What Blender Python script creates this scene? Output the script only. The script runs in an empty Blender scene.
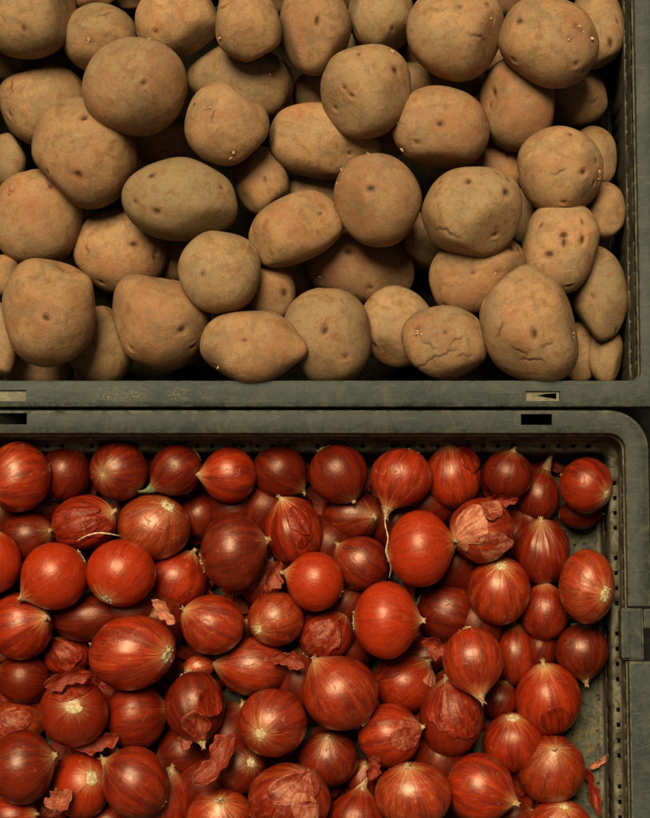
import bpy, math, random
import numpy as np
from mathutils import Vector, Matrix

# ---------------------------------------------------------------- camera, sky, sun, exposure
C = bpy.context.scene
COL = C.collection
S = 0.0008                      # metres per photo pixel at the crate rims
DIST = 2000.0                   # camera distance in the same units
TILT = math.radians(6.5)

cam_data = bpy.data.cameras.new("camera")
cam = bpy.data.objects.new("camera", cam_data)
COL.objects.link(cam)
FWD = np.array([0.0, math.sin(TILT), -math.cos(TILT)])
UP = np.array([0.0, math.cos(TILT), math.sin(TILT)])
CAM = -FWD * DIST
cam.location = Vector(CAM * S)
cam.rotation_euler = (TILT, 0, 0)
cam_data.sensor_fit = 'VERTICAL'
cam_data.sensor_height = 36.0
cam_data.lens = 36.0 * DIST / 818.0
cam_data.clip_start = 0.05
cam_data.clip_end = 100
C.camera = cam

SUN_EL, SUN_AZ = 66.0, 114.0    # azimuth counter-clockwise from +x: light comes from the far (upper) side, a little left
world = bpy.data.worlds.new("World")
C.world = world
world.use_nodes = True
wn = world.node_tree
bg = wn.nodes["Background"]
sky = wn.nodes.new("ShaderNodeTexSky")
sky.sky_type = 'NISHITA'
sky.sun_disc = False
sky.sun_elevation = math.radians(SUN_EL)
sky.sun_rotation = math.radians(90 - SUN_AZ)
sky.air_density = 0.5
sky.dust_density = 1.0
sky.ozone_density = 0.6
hs = wn.nodes.new("ShaderNodeHueSaturation")     # overcast: nearly colourless, a little warm
hs.inputs["Saturation"].default_value = 0.22
wm = wn.nodes.new("ShaderNodeMix")
wm.data_type = 'RGBA'
wm.blend_type = 'MULTIPLY'
wm.inputs[0].default_value = 1.0
wm.inputs[7].default_value = (1.0, 0.80, 0.54, 1)
wn.links.new(sky.outputs[0], hs.inputs["Color"])
wn.links.new(hs.outputs[0], wm.inputs[6])
wn.links.new(wm.outputs[2], bg.inputs[0])
bg.inputs[1].default_value = 0.05

sd = bpy.data.lights.new("sun", 'SUN')
sd.energy = 5.0
sd.angle = math.radians(27)
sd.color = (1.0, 0.87, 0.60)
sun = bpy.data.objects.new("sun", sd)
COL.objects.link(sun)
sdir = Vector((math.cos(math.radians(SUN_AZ)) * math.cos(math.radians(SUN_EL)),
               math.sin(math.radians(SUN_AZ)) * math.cos(math.radians(SUN_EL)),
               math.sin(math.radians(SUN_EL))))
sun.rotation_euler = sdir.to_track_quat('Z', 'Y').to_euler()
sun.location = sdir * 3
C.view_settings.view_transform = 'Standard'
C.view_settings.look = 'None'
C.view_settings.gamma = 1.0
C.view_settings.exposure = 0.20
C.cycles.max_bounces = 4
C.cycles.diffuse_bounces = 1
C.cycles.glossy_bounces = 2


def ray(px, py):
    return FWD + np.array([1.0, 0, 0]) * ((px - 325.0) / DIST) + UP * ((409.0 - py) / DIST)


def at(px, py, z=0.0):
    """photo position -> point at height z (all in pixel units) and the local scale"""
    r = ray(px, py)
    t = (z - CAM[2]) / r[2]
    return CAM + r * t, t / DIST


# ---------------------------------------------------------------- material helpers
class NT:
    def __init__(self, name):
        self.m = bpy.data.materials.new(name)
        self.m.use_nodes = True
        self.t = self.m.node_tree
        self.b = self.t.nodes["Principled BSDF"]

    def put(self, sock, v):
        if hasattr(v, "is_output") or isinstance(v, bpy.types.NodeSocket):
            self.t.links.new(v, sock)
        else:
            if isinstance(v, (tuple, list)) and len(v) == 3 and sock.type == 'RGBA':
                v = tuple(v) + (1,)
            sock.default_value = v

    def attr(self, name, kind='GEOMETRY', out="Fac"):
        n = self.t.nodes.new("ShaderNodeAttribute")
        n.attribute_type = kind
        n.attribute_name = name
        return n.outputs[out]

    def math(self, op, a, b=0.0, c=0.0, clamp=False):
        n = self.t.nodes.new("ShaderNodeMath")
        n.operation = op
        n.use_clamp = clamp
        self.put(n.inputs[0], a)
        self.put(n.inputs[1], b)
        self.put(n.inputs[2], c)
        return n.outputs[0]

    def vmath(self, op, a, b=(0, 0, 0), scale=None):
        n = self.t.nodes.new("ShaderNodeVectorMath")
        n.operation = op
        self.put(n.inputs[0], a)
        self.put(n.inputs[1], b)
        if scale is not None:
            self.put(n.inputs["Scale"], scale)
        return n.outputs["Value"] if op in ('LENGTH', 'DISTANCE', 'DOT_PRODUCT') else n.outputs[0]

    def sep(self, v):
        n = self.t.nodes.new("ShaderNodeSeparateXYZ")
        self.put(n.inputs[0], v)
        return n.outputs

    def comb(self, x, y, z):
        n = self.t.nodes.new("ShaderNodeCombineXYZ")
        self.put(n.inputs[0], x)
        self.put(n.inputs[1], y)
        self.put(n.inputs[2], z)
        return n.outputs[0]

    def noise(self, vec, scale, detail=4.0, rough=0.55, dist=0.0, out=0):
        n = self.t.nodes.new("ShaderNodeTexNoise")
        self.put(n.inputs["Vector"], vec)
        n.inputs["Scale"].default_value = scale
        n.inputs["Detail"].default_value = detail
        n.inputs["Roughness"].default_value = rough
        n.inputs["Distortion"].default_value = dist
        return n.outputs[out]

    def voro(self, vec, scale, feature='F1', rand=1.0):
        n = self.t.nodes.new("ShaderNodeTexVoronoi")
        n.feature = feature
        self.put(n.inputs["Vector"], vec)
        n.inputs["Scale"].default_value = scale
        n.inputs["Randomness"].default_value = rand
        return n.outputs["Distance"]

    def ramp(self, fac, lo, hi, smooth=True):
        n = self.t.nodes.new("ShaderNodeMapRange")
        n.interpolation_type = 'SMOOTHSTEP' if smooth else 'LINEAR'
        self.put(n.inputs[0], fac)
        self.put(n.inputs[1], lo)
        self.put(n.inputs[2], hi)
        return n.outputs[0]

    def mix(self, fac, a, b, mode='MIX'):
        n = self.t.nodes.new("ShaderNodeMix")
        n.data_type = 'RGBA'
        n.blend_type = mode
        self.put(n.inputs[0], fac)
        self.put(n.inputs[6], a)
        self.put(n.inputs[7], b)
        return n.outputs[2]

    def bump(self, h, strength, dist, prev=None):
        n = self.t.nodes.new("ShaderNodeBump")
        n.inputs["Strength"].default_value = strength
        n.inputs["Distance"].default_value = dist
        self.put(n.inputs["Height"], h)
        if prev is not None:
            self.t.links.new(prev, n.inputs["Normal"])
        return n.outputs[0]

    def obj(self):
        return self.t.nodes.new("ShaderNodeTexCoord").outputs["Object"]

    def done(self, color, rough, normal=None, spec=0.5):
        self.put(self.b.inputs["Base Color"], color)
        self.put(self.b.inputs["Roughness"], rough)
        self.put(self.b.inputs["Specular IOR Level"], spec)
        if normal is not None:
            self.t.links.new(normal, self.b.inputs["Normal"])
        return self.m


def mat_potato():
    k = NT("potato_skin")
    seed = k.attr("seed", 'OBJECT')
    tone = k.attr("tone", 'OBJECT')
    eye = k.attr("eye")
    pink = k.attr("pink")
    v = k.vmath('SCALE', k.obj(), scale=1 / S / 45.0)          # about one unit per radius
    v = k.vmath('ADD', v, k.comb(seed, k.math('MULTIPLY', seed, 1.7), k.math('MULTIPLY', seed, -0.6)))
    n1 = k.noise(v, 1.3, 5, 0.6, 0.4)
    n2 = k.noise(v, 3.6, 6, 0.65, 0.6)
    n3 = k.noise(v, 26, 3, 0.7)
    n4 = k.noise(v, 9, 5, 0.65)
    tan = (0.34, 0.184, 0.080)
    dust = (0.275, 0.177, 0.091)
    brown = (0.185, 0.080, 0.026)
    red = (0.285, 0.108, 0.040)
    grey = (0.205, 0.148, 0.070)
    n0 = k.noise(v, 0.8, 3, 0.5)
    col = k.mix(k.ramp(k.math('ADD', k.math('MULTIPLY', n1, 0.5), k.math('MULTIPLY', n0, 0.5)), 0.40, 0.60), tan, dust)
    col = k.mix(k.math('MULTIPLY', tone, -1.0, clamp=True), col, grey)
    col = k.mix(k.math('MULTIPLY', k.ramp(n2, 0.45, 0.72), 0.85), col, brown)
    rf = k.math('MULTIPLY', k.ramp(k.math('ADD', n1, k.math('MULTIPLY', tone, 0.20)), 0.46, 0.74), 0.65)
    col = k.mix(rf, col, red)
    col = k.mix(k.math('MULTIPLY', k.math('MULTIPLY', pink, k.ramp(n4, 0.25, 0.6)), 0.6), col, (0.34, 0.125, 0.055))
    col = k.mix(k.math('MULTIPLY', k.ramp(n4, 0.55, 0.75), 0.4), col, (0.13, 0.070, 0.03))
    col = k.mix(k.math('MULTIPLY', k.ramp(n3, 0.55, 0.8), 0.35), col, (0.36, 0.25, 0.13))
    # dried soil: dull grey-brown film and small caked specks
    soil = k.ramp(k.noise(v, 2.1, 7, 0.72, 0.8), 0.47, 0.66)
    col = k.mix(k.math('MULTIPLY', soil, 0.68), col, (0.185, 0.118, 0.058))
    crumbs = k.ramp(k.noise(v, 16, 2, 0.5), 0.70, 0.76)
    col = k.mix(k.math('MULTIPLY', crumbs, 0.7), col, (0.09, 0.055, 0.026))
    n6 = k.noise(v, 60, 2, 0.6)
    col = k.mix(k.ramp(n6, 0.3, 0.7), k.vmath('SCALE', col, scale=0.82), k.vmath('SCALE', col, scale=1.15))
    col = k.vmath('SCALE', col, scale=k.attr("val", 'OBJECT'))
    # lenticels: small pale or dark corky dots
    vd = k.voro(k.vmath('ADD', v, k.vmath('SCALE', k.noise(v, 3, 2, out=1), scale=0.5)), 6.5)
    keep = k.ramp(k.noise(v, 2.2, 2), 0.48, 0.6)
    dots = k.math('MULTIPLY', k.math('SUBTRACT', 1.0, k.ramp(vd, 0.05, 0.13)), keep)
    col = k.mix(k.math('MULTIPLY', dots, 0.55), col, (0.11, 0.055, 0.025))
    # scurf scratches
    vs = k.vmath('MULTIPLY', v, (1.0, 6.0, 2.0))
    sc = k.ramp(k.noise(vs, 2.0, 5, 0.7, 1.2), 0.66, 0.74)
    col = k.mix(k.math('MULTIPLY', sc, 0.4), col, (0.38, 0.27, 0.15))
    col = k.mix(k.math('MULTIPLY', eye, 0.95), col, (0.045, 0.02, 0.009))
    nb = k.bump(n6, 0.25, 0.0003)
    nb = k.bump(crumbs, 0.3, 0.0004, nb)
    nb = k.bump(n3, 0.25, 0.0006, nb)
    nb = k.bump(n4, 0.32, 0.0010, nb)
    nb = k.bump(n2, 0.30, 0.002, nb)
    nb = k.bump(dots, 0.35, 0.0006, nb)
    rough = k.math('MULTIPLY_ADD', n4, 0.3, 0.52)
    return k.done(col, rough, nb, 0.16)


def mat_onion():
    k = NT("onion_skin")
    seed = k.attr("seed", 'OBJECT')
    tone = k.attr("tone", 'OBJECT')
    p = k.attr("skin", out="Vector")
    sv = k.comb(seed, k.math('MULTIPLY', seed, 1.3), k.math('MULTIPLY', seed, -0.7))
    pn = k.vmath('ADD', p, sv)
    warp = k.noise(pn, 2.2, 3, 0.5, out=1)
    pw = k.vmath('ADD', p, k.vmath('SCALE', k.vmath('SUBTRACT', warp, (0.5, 0.5, 0.5)), scale=0.10))
    x, y, z = k.sep(pw)[0:3]
    rho = k.math('SQRT', k.math('ADD', k.math('MULTIPLY', x, x), k.math('ADD', k.math('MULTIPLY', y, y), 0.0004)))
    cx, cy = k.math('DIVIDE', x, rho), k.math('DIVIDE', y, rho)
    m = k.vmath('ADD', k.comb(cx, cy, k.math('MULTIPLY', z, 0.22)), sv)
    s1 = k.noise(m, 3.6, 4, 0.6)
    s2 = k.noise(m, 14.0, 4, 0.65)
    s3 = k.noise(k.vmath('ADD', k.comb(cx, cy, k.math('MULTIPLY', z, 0.07)), sv), 30.0, 3, 0.6)
    pa = k.noise(pn, 1.7, 5, 0.6, 0.5)
    pb = k.noise(pn, 4.5, 6, 0.65, 0.8)
    pz = k.sep(p)[2]
    deep = (0.115, 0.0052, 0.0012)
    redc = (0.24, 0.0150, 0.0010)
    orange = (0.33, 0.062, 0.010)
    pale = (0.40, 0.14, 0.05)
    col = k.mix(k.ramp(s1, 0.36, 0.62), deep, redc)
    col = k.mix(k.math('MULTIPLY', k.attr("bright", 'OBJECT'), 0.7), col, (0.30, 0.0175, 0.0010))
    f = k.ramp(k.math('ADD', k.math('MULTIPLY_ADD', s2, 0.6, k.math('MULTIPLY', pa, 0.5)), k.math('MULTIPLY', tone, 0.24)), 0.58, 0.95)
    col = k.mix(k.math('MULTIPLY', f, 0.75), col, orange)
    vein = k.math('MULTIPLY', k.ramp(s3, 0.52, 0.66), k.ramp(pa, 0.35, 0.6))
    lite = k.ramp(s3, 0.46, 0.32)
    col = k.mix(k.math('MULTIPLY', lite, 0.14), col, orange)
    col = k.mix(k.math('MULTIPLY', vein, 0.75), col, (0.09, 0.007, 0.003))
    fine = k.ramp(s2, 0.60, 0.78)
    col = k.mix(k.math('MULTIPLY', fine, 0.22), col, pale)
    # papery scuffed patches
    pm = k.ramp(k.math('ADD', pb, k.math('MULTIPLY', tone, 0.06)), 0.60, 0.70)
    col = k.mix(k.math('MULTIPLY', pm, 0.24), col, (0.34, 0.11, 0.04))
    col = k.mix(k.math('MULTIPLY', k.ramp(pb, 0.42, 0.30), 0.5), col, (0.085, 0.008, 0.003))
    # towards the neck and the root the skin is straw coloured, in streaks
    az = k.math('ABSOLUTE', pz)
    pole = k.ramp(k.math('ADD', az, k.math('MULTIPLY_ADD', s2, 0.6, -0.3)), 0.84, 1.06)
    col = k.mix(k.math('MULTIPLY', pole, 0.75), col, (0.40, 0.15, 0.05))
    pole2 = k.ramp(k.math('ADD', az, k.math('MULTIPLY_ADD', s2, 0.16, -0.08)), 0.955, 1.04)
    col = k.mix(k.math('MULTIPLY', pole2, 0.9), col, (0.42, 0.28, 0.13))
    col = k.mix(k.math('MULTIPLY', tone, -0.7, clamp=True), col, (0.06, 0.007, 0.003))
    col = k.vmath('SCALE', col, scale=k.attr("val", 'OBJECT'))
    nb = k.bump(s2, 0.15, 0.0009)
    nb = k.bump(s3, 0.14, 0.0004, nb)
    nb = k.bump(pb, 0.13, 0.0020, nb)
    nb = k.bump(pm, 0.25, 0.0004, nb)
    rough = k.math('ADD', k.math('ADD', k.math('MULTIPLY_ADD', pb, 0.34, 0.13), k.math('MULTIPLY', s2, 0.16)), k.math('MULTIPLY', pm, 0.22))
    k.b.inputs["Specular Tint"].default_value = (1.0, 0.66, 0.42, 1)
    k.put(k.b.inputs["Coat Weight"], k.math('MULTIPLY_ADD', tone, 0.35, 0.22, clamp=True))
    k.b.inputs["Coat Roughness"].default_value = 0.33
    k.b.inputs["Coat Tint"].default_value = (1.0, 0.93, 0.86, 1)
    k.b.inputs["Coat IOR"].default_value = 1.45
    k.t.links.new(nb, k.b.inputs["Coat Normal"])
    return k.done(col, rough, nb, k.math('MULTIPLY_ADD', tone, 0.5, 0.55, clamp=True))


def mat_loose():
    k = NT("papery_onion_skin")
    seed = k.attr("seed", 'OBJECT')
    tone = k.attr("tone", 'OBJECT')
    p = k.attr("skin", out="Vector")
    sv = k.comb(seed, k.math('MULTIPLY', seed, 1.3), k.math('MULTIPLY', seed, -0.7))
    x, y, z = k.sep(p)[0:3]
    rho = k.math('SQRT', k.math('ADD', k.math('MULTIPLY', x, x), k.math('ADD', k.math('MULTIPLY', y, y), 0.0004)))
    m = k.vmath('ADD', k.comb(k.math('DIVIDE', x, rho), k.math('DIVIDE', y, rho), k.math('MULTIPLY', z, 0.3)), sv)
    s2 = k.noise(m, 9.0, 5, 0.65)
    pb = k.noise(k.vmath('ADD', p, sv), 4.0, 6, 0.65, 0.9)
    a = k.mix(k.ramp(s2, 0.35, 0.65), (0.11, 0.006, 0.0014), (0.24, 0.017, 0.003))
    b = k.mix(k.ramp(s2, 0.35, 0.65), (0.33, 0.062, 0.024), (0.56, 0.24, 0.13))
    col = k.mix(k.ramp(k.math('ADD', k.math('MULTIPLY', pb, 0.9), k.math('MULTIPLY', tone, 0.55)), 0.5, 1.0), a, b)
    nb = k.bump(s2, 0.14, 0.0006)
    nb = k.bump(pb, 0.4, 0.002, nb)
    nb = k.bump(k.noise(k.vmath('ADD', p, sv), 9.0, 4, 0.6, 0.5), 0.25, 0.0015, nb)
    k.b.inputs["Specular Tint"].default_value = (1.0, 0.7, 0.5, 1)
    m_ = k.done(col, k.math('MULTIPLY_ADD', pb, 0.3, 0.18), nb, 0.4)
    # dry skin is thin: some light passes through it
    tr = k.t.nodes.new("ShaderNodeBsdfTranslucent")
    k.put(tr.inputs["Color"], col)
    mx = k.t.nodes.new("ShaderNodeMixShader")
    mx.inputs[0].default_value = 0.12
    k.t.links.new(k.b.outputs[0], mx.inputs[1])
    k.t.links.new(tr.outputs[0], mx.inputs[2])
    k.t.links.new(mx.outputs[0], k.t.nodes["Material Output"].inputs["Surface"])
    return m_


def mat_simple(name, c1, c2, scale, rough, bump=0.3, bd=0.0008):
    k = NT(name)
    v = k.vmath('SCALE', k.obj(), scale=1 / S / 30.0)
    n = k.noise(v, scale, 5, 0.65, 0.5)
    return k.done(k.mix(k.ramp(n, 0.35, 0.65), c1, c2), rough, k.bump(n, bump, bd), 0.3)


def mat_plastic(name, base, light, dust, dustamt, scuffs=(), spec=0.25, gloss=0.42):
    k = NT(name)
    o = k.vmath('SCALE', k.obj(), scale=1 / S)
    n1 = k.noise(o, 0.018, 6, 0.65, 0.6)
    n2 = k.noise(o, 0.11, 6, 0.7, 0.8)
    n3 = k.noise(o, 0.9, 3, 0.7)
    # rubbing marks run along the rims
    st = k.noise(k.vmath('MULTIPLY', o, (0.03, 0.5, 0.3)), 1.0, 5, 0.7, 0.6)
    sv = k.noise(k.vmath('MULTIPLY', o, (0.5, 0.03, 0.3)), 1.0, 5, 0.7, 0.6)
    col = k.mix(k.ramp(n1, 0.35, 0.65), base, light)
    col = k.mix(k.math('MULTIPLY', k.ramp(n2, 0.48, 0.75), dustamt), col, dust)
    col = k.mix(k.math('MULTIPLY', k.ramp(st, 0.54, 0.70), 0.45), col, dust)
    col = k.mix(k.math('MULTIPLY', k.ramp(sv, 0.56, 0.72), 0.30), col, dust)
    col = k.mix(k.math('MULTIPLY', k.ramp(n2, 0.50, 0.32), 0.7), col, (base[0] * 0.45, base[1] * 0.45, base[2] * 0.45))
    n5 = k.noise(o, 0.045, 7, 0.75, 1.5)
    col = k.mix(k.math('MULTIPLY', k.ramp(n5, 0.50, 0.66), dustamt), col, (dust[0] * 0.8, dust[1] * 0.72, dust[2] * 0.6))
    sp = k.ramp(k.noise(o, 0.45, 2, 0.6), 0.70, 0.78)
    col = k.mix(k.math('MULTIPLY', sp, 0.6), col, (0.17, 0.145, 0.085))
    for (sx, sy, rx, ry) in scuffs:
        d = k.vmath('MULTIPLY', k.vmath('SUBTRACT', o, (sx, sy, 0)), (1 / rx, 1 / ry, 0))
        msk = k.ramp(k.math('ADD', k.vmath('LENGTH', d), k.math('MULTIPLY_ADD', n5, 1.2, -0.6)), 1.1, 0.4)
        sc = k.math('MULTIPLY', msk, k.ramp(k.noise(k.vmath('MULTIPLY', o, (1, 1.6, 1)), 0.22, 4, 0.7, 2.0), 0.50, 0.60))
        col = k.mix(k.math('MULTIPLY', sc, 0.5), col, (0.21, 0.17, 0.095))
    # worn, dusty edges where crates rub against each other
    gnz = k.sep(k.t.nodes.new("ShaderNodeNewGeometry").outputs["Normal"])[2]
    edge = k.math('MULTIPLY', k.ramp(gnz, 0.985, 0.80), k.ramp(gnz, 0.15, 0.45))
    col = k.mix(k.math('MULTIPLY', edge, k.ramp(n5, 0.38, 0.6)), col, (0.15, 0.135, 0.085))
    for rot, thr in ((0.35, 0.700), (-0.2, 0.705), (1.2, 0.710)):
        cr_, sr_ = math.cos(rot), math.sin(rot)
        ox, oy, oz = k.sep(o)[0:3]
        u_ = k.math('ADD', k.math('MULTIPLY', ox, cr_), k.math('MULTIPLY', oy, sr_))
        w_ = k.math('SUBTRACT', k.math('MULTIPLY', oy, cr_), k.math('MULTIPLY', ox, sr_))
        ns = k.noise(k.comb(k.math('MULTIPLY', u_, 0.025), k.math('MULTIPLY', w_, 0.9), rot * 9), 1.0, 2, 0.5)
        col = k.mix(k.math('MULTIPLY', k.ramp(ns, thr, thr + 0.03), 0.3), col, (0.16, 0.145, 0.095))
    nb = k.bump(n3, 0.12, 0.0004)
    nb = k.bump(n2, 0.25, 0.0008, nb)
    return k.done(col, k.math('MULTIPLY_ADD', n2, 0.35, gloss), nb, spec)


M_POT = mat_potato()
M_ONI = mat_onion()
M_SKIN = mat_loose()
M_NECK = mat_simple("dry_neck", (0.19, 0.07, 0.025), (0.40, 0.27, 0.125), 7.0, 0.7)
M_GREEN = mat_simple("green_neck", (0.06, 0.09, 0.03), (0.15, 0.165, 0.07), 5.0, 0.6)
M_ROOT = mat_simple("dry_root", (0.33, 0.23, 0.11), (0.56, 0.44, 0.26), 9.0, 0.85, 0.6)
M_SPROUT = mat_simple("potato_sprout", (0.36, 0.20, 0.10), (0.48, 0.34, 0.19), 5.0, 0.55)


# ---------------------------------------------------------------- mesh helpers
def mesh_obj(name, verts, faces, mat, parent=None, smooth=True, attrs=None, loc=None, rot=None):
    me = bpy.data.meshes.new(name)
    me.from_pydata([tuple(v) for v in np.asarray(verts, dtype=float)], [], [tuple(int(i) for i in f) for f in faces])
    me.update()
    if smooth:
        me.polygons.foreach_set("use_smooth", [True] * len(me.polygons))
    for an, arr in (attrs or {}).items():
        arr = np.asarray(arr, dtype=np.float32)
        if arr.ndim == 2:
            a = me.attributes.new(an, 'FLOAT_VECTOR', 'POINT')
            a.data.foreach_set("vector", arr.ravel())
        else:
            a = me.attributes.new(an, 'FLOAT', 'POINT')
            a.data.foreach_set("value", arr)
    me.materials.append(mat)
    o = bpy.data.objects.new(name, me)
    COL.objects.link(o)
    if parent is not None:
        o.parent = parent
    if loc is not None:
        o.location = loc
    if rot is not None:
        o.rotation_mode = 'QUATERNION'
        o.rotation_quaternion = rot
    return o


def thing(name, label, cat, group=None, loc=(0, 0, 0)):
    e = bpy.data.objects.new(name, None)
    e.empty_display_size = 0.02
    COL.objects.link(e)
    e.location = loc
    tag(e, label, cat, group)
    return e


def tag(o, label, cat, group=None):
    o["label"] = label
    o["category"] = cat
    if group:
        o["group"] = group


def sphere_grid(nu, nv):
    """unit sphere, pole +z; returns verts, faces (poles are single vertices)"""
    v = [(0, 0, 1)]
    for j in range(1, nv):
        th = math.pi * j / nv
        for i in range(nu):
            ph = 2 * math.pi * i / nu
            v.append((math.sin(th) * math.cos(ph), math.sin(th) * math.sin(ph), math.cos(th)))
    v.append((0, 0, -1))
    f = []
    for i in range(nu):
        f.append((0, 1 + i, 1 + (i + 1) % nu))
    for j in range(nv - 2):
        a = 1 + j * nu
        b = a + nu
        for i in range(nu):
            k = (i + 1) % nu
            f.append((a + i, b + i, b + k, a + k))
    last = len(v) - 1
    a = 1 + (nv - 2) * nu
    for i in range(nu):
        f.append((a + i, last, a + (i + 1) % nu))
    return np.array(v), f


def cube_sphere(n):
    """unit sphere from a subdivided cube: even quads, no poles"""
    idx = {}
    v = []
    f = []

    def vid(p):
        key = (round(p[0], 6), round(p[1], 6), round(p[2], 6))
        if key not in idx:
            idx[key] = len(v)
            v.append(p)
        return idx[key]
    t = [math.tan((i / n - 0.5) * math.pi / 2) for i in range(n + 1)]
    for ax in range(3):
        for sg in (-1, 1):
            for i in range(n):
                for j in range(n):
                    q = []
                    for (a, b) in ((i, j), (i + 1, j), (i + 1, j + 1), (i, j + 1)):
                        p = [0, 0, 0]
                        p[ax] = sg
                        p[(ax + 1) % 3] = t[a]
                        p[(ax + 2) % 3] = t[b]
                        q.append(vid(tuple(p)))
                    f.append(q if sg > 0 else q[::-1])
    v = np.array(v)
    v /= np.linalg.norm(v, axis=1)[:, None]
    return v, f


def wobble(p, rng, freq, n, amp):
    """smooth random field on points p"""
    out = np.zeros(len(p))
    for _ in range(n):
        d = rng.normal(size=3)
        d *= freq * (0.6 + 0.8 * rng.random()) / np.linalg.norm(d)
        out += np.sin(p @ d + rng.random() * 6.283)
    return out * amp / math.sqrt(n)




# ---------------------------------------------------------------- setting: the dark ground
FLOOR = -112.0            # onion crate
FLOOR_P = -172.0          # the potato crate is deeper
GROUND = -186.0
gn = NT("ground_asphalt")
gv = gn.vmath('SCALE', gn.obj(), scale=1.0)
gc = gn.mix(gn.ramp(gn.noise(gv, 90, 5, 0.7), 0.4, 0.7), (0.010, 0.009, 0.008), (0.028, 0.025, 0.020))
m_ground = gn.done(gc, 0.9, gn.bump(gn.noise(gv, 300, 3), 0.5, 0.001), 0.3)
zg = GROUND * S
gnd = mesh_obj("ground", [(-4, -4, zg), (4, -4, zg), (4, 4, zg), (-4, 4, zg)], [(0, 1, 2, 3)], m_ground, smooth=False)
gnd["kind"] = "structure"


# ---------------------------------------------------------------- crates
def rrect(R, r, off, z, nc=8, breaks=None, kap=1.0):
    """rounded rectangle loop, CCW from the right side; R=(x0,x1,y0,y1)"""
    x0, x1, y0, y1 = R
    br = breaks or [[0.0, 1.0]] * 4
    pts = []
    rr = r + off * kap
    q = rr - off
    cor = [(x1 - q, y1 - q, 0), (x0 + q, y1 - q, 90), (x0 + q, y0 + q, 180), (x1 - q, y0 + q, 270)]
    seg = [((x1 + off, y0 + q), (x1 + off, y1 - q)), ((x1 - q, y1 + off), (x0 + q, y1 + off)),
           ((x0 - off, y1 - q), (x0 - off, y0 + q)), ((x0 + q, y0 - off), (x1 - q, y0 - off))]
    for s in range(4):
        (ax, ay), (bx, by) = seg[s]
        for t in br[s]:
            pts.append((ax + (bx - ax) * t, ay + (by - ay) * t, z))
        cx, cy, a0 = cor[s]
        for i in range(1, nc):
            a = math.radians(a0 + 90 * i / nc)
            pts.append((cx + rr * math.cos(a), cy + rr * math.sin(a), z))
    return pts


def sweep(R, r, prof, closed=True, nc=8, breaks=None, hole=None, kap=1.0):
    v, f = [], []
    n = None
    for (o, z) in prof:
        L = rrect(R, r, o, z, nc, breaks, kap)
        n = len(L)
        v += L
    m = len(prof)
    for j in range(m if closed else m - 1):
        a, b = j * n, ((j + 1) % m) * n
        for i in range(n):
            if hole and hole(j, i):
                continue
            k = (i + 1) % n
            f.append((a + i, a + k, b + k, b + i))
    return v, f


def box(cx, cy, cz, sx, sy, sz):
    v = [(cx + dx * sx / 2, cy + dy * sy / 2, cz + dz * sz / 2) for dx in (-1, 1) for dy in (-1, 1) for dz in (-1, 1)]
    f = [(0, 1, 3, 2), (4, 6, 7, 5), (0, 4, 5, 1), (2, 3, 7, 6), (0, 2, 6, 4), (1, 5, 7, 3)]
    return np.array(v), f


def bevel(o, w, seg=3):
    m = o.modifiers.new("bevel", 'BEVEL')
    m.width = w * S
    m.segments = seg
    m.limit_method = 'ANGLE'
    return o


def cut(o, boxes):
    """cut boxes out of a closed mesh and keep the plain result"""
    cutters = []
    for b in boxes:
        v, f = box(*b)
        c = mesh_obj("cutter", v * S, f, M_ROOT, smooth=False)
        m = o.modifiers.new("cut", 'BOOLEAN')
        m.operation = 'DIFFERENCE'
        m.solver = 'EXACT'
        m.object = c
        cutters.append(c)
    dg = bpy.context.evaluated_depsgraph_get()
    me = bpy.data.meshes.new_from_object(o.evaluated_get(dg))
    old = o.data
    o.modifiers.clear()
    o.data = me
    bpy.data.meshes.remove(old)
    for c in cutters:
        d = c.data
        bpy.data.objects.remove(c)
        bpy.data.meshes.remove(d)


def fix_smooth(o, ang=35):
    me = o.data
    me.polygons.foreach_set("use_smooth", [True] * len(me.polygons))
    me.set_sharp_from_angle(angle=math.radians(ang))


m_floor_p = mat_plastic("gap_shade_crate_floor", (0.010, 0.008, 0.006), (0.018, 0.014, 0.009), (0.04, 0.03, 0.018), 0.6, spec=0.03, gloss=0.7)  # near-black base colour: shade of the gaps between potatoes painted into the floor


def build_wall(R, r, parent, mat, levels, hole_rows, pitch, hw, draft, name="wall"):
    """perforated inner wall with real holes; levels = [(offset, z)], hole_rows = row indices with holes"""
    x0, x1, y0, y1 = R
    br, isb = [], []
    for s in range(4):
        L = (y1 - y0 if s % 2 == 0 else x1 - x0) - 2 * r
        n = int(L // pitch)
        t = [0.0]
        m0 = (L - n * pitch) / 2
        for i in range(n):
            c = m0 + pitch * (i + 0.5)
            t += [(c - hw / 2) / L, (c + hw / 2) / L]
        t.append(1.0)
        br.append(t)
    nc = 8
    flags = []
    for s in range(4):
        k = len(br[s])
        for i in range(k):
            flags.append(1 if (i % 2 == 1 and i < k - 1 and (i // 2) % 5 != 4) else 0)
        flags += [0] * (nc - 1)
    v, f = sweep(R, r, levels, closed=False, nc=nc, breaks=br, hole=lambda j, i: j in hole_rows and flags[i])
    v = np.array(v)
    zt, zb = v[:, 2].max(), v[:, 2].min()
    v[:, 1] -= draft * (zt - v[:, 2]) / (zt - zb) * np.clip((v[:, 1] - y0) / (y1 - y0), 0, 1)
    o = mesh_obj(name, v * S, f, mat, parent, smooth=True)
    so = o.modifiers.new("thickness", 'SOLIDIFY')
    so.thickness = 3.0 * S
    so.offset = 1.0
    fix_smooth(o, 40)
    return o


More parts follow.
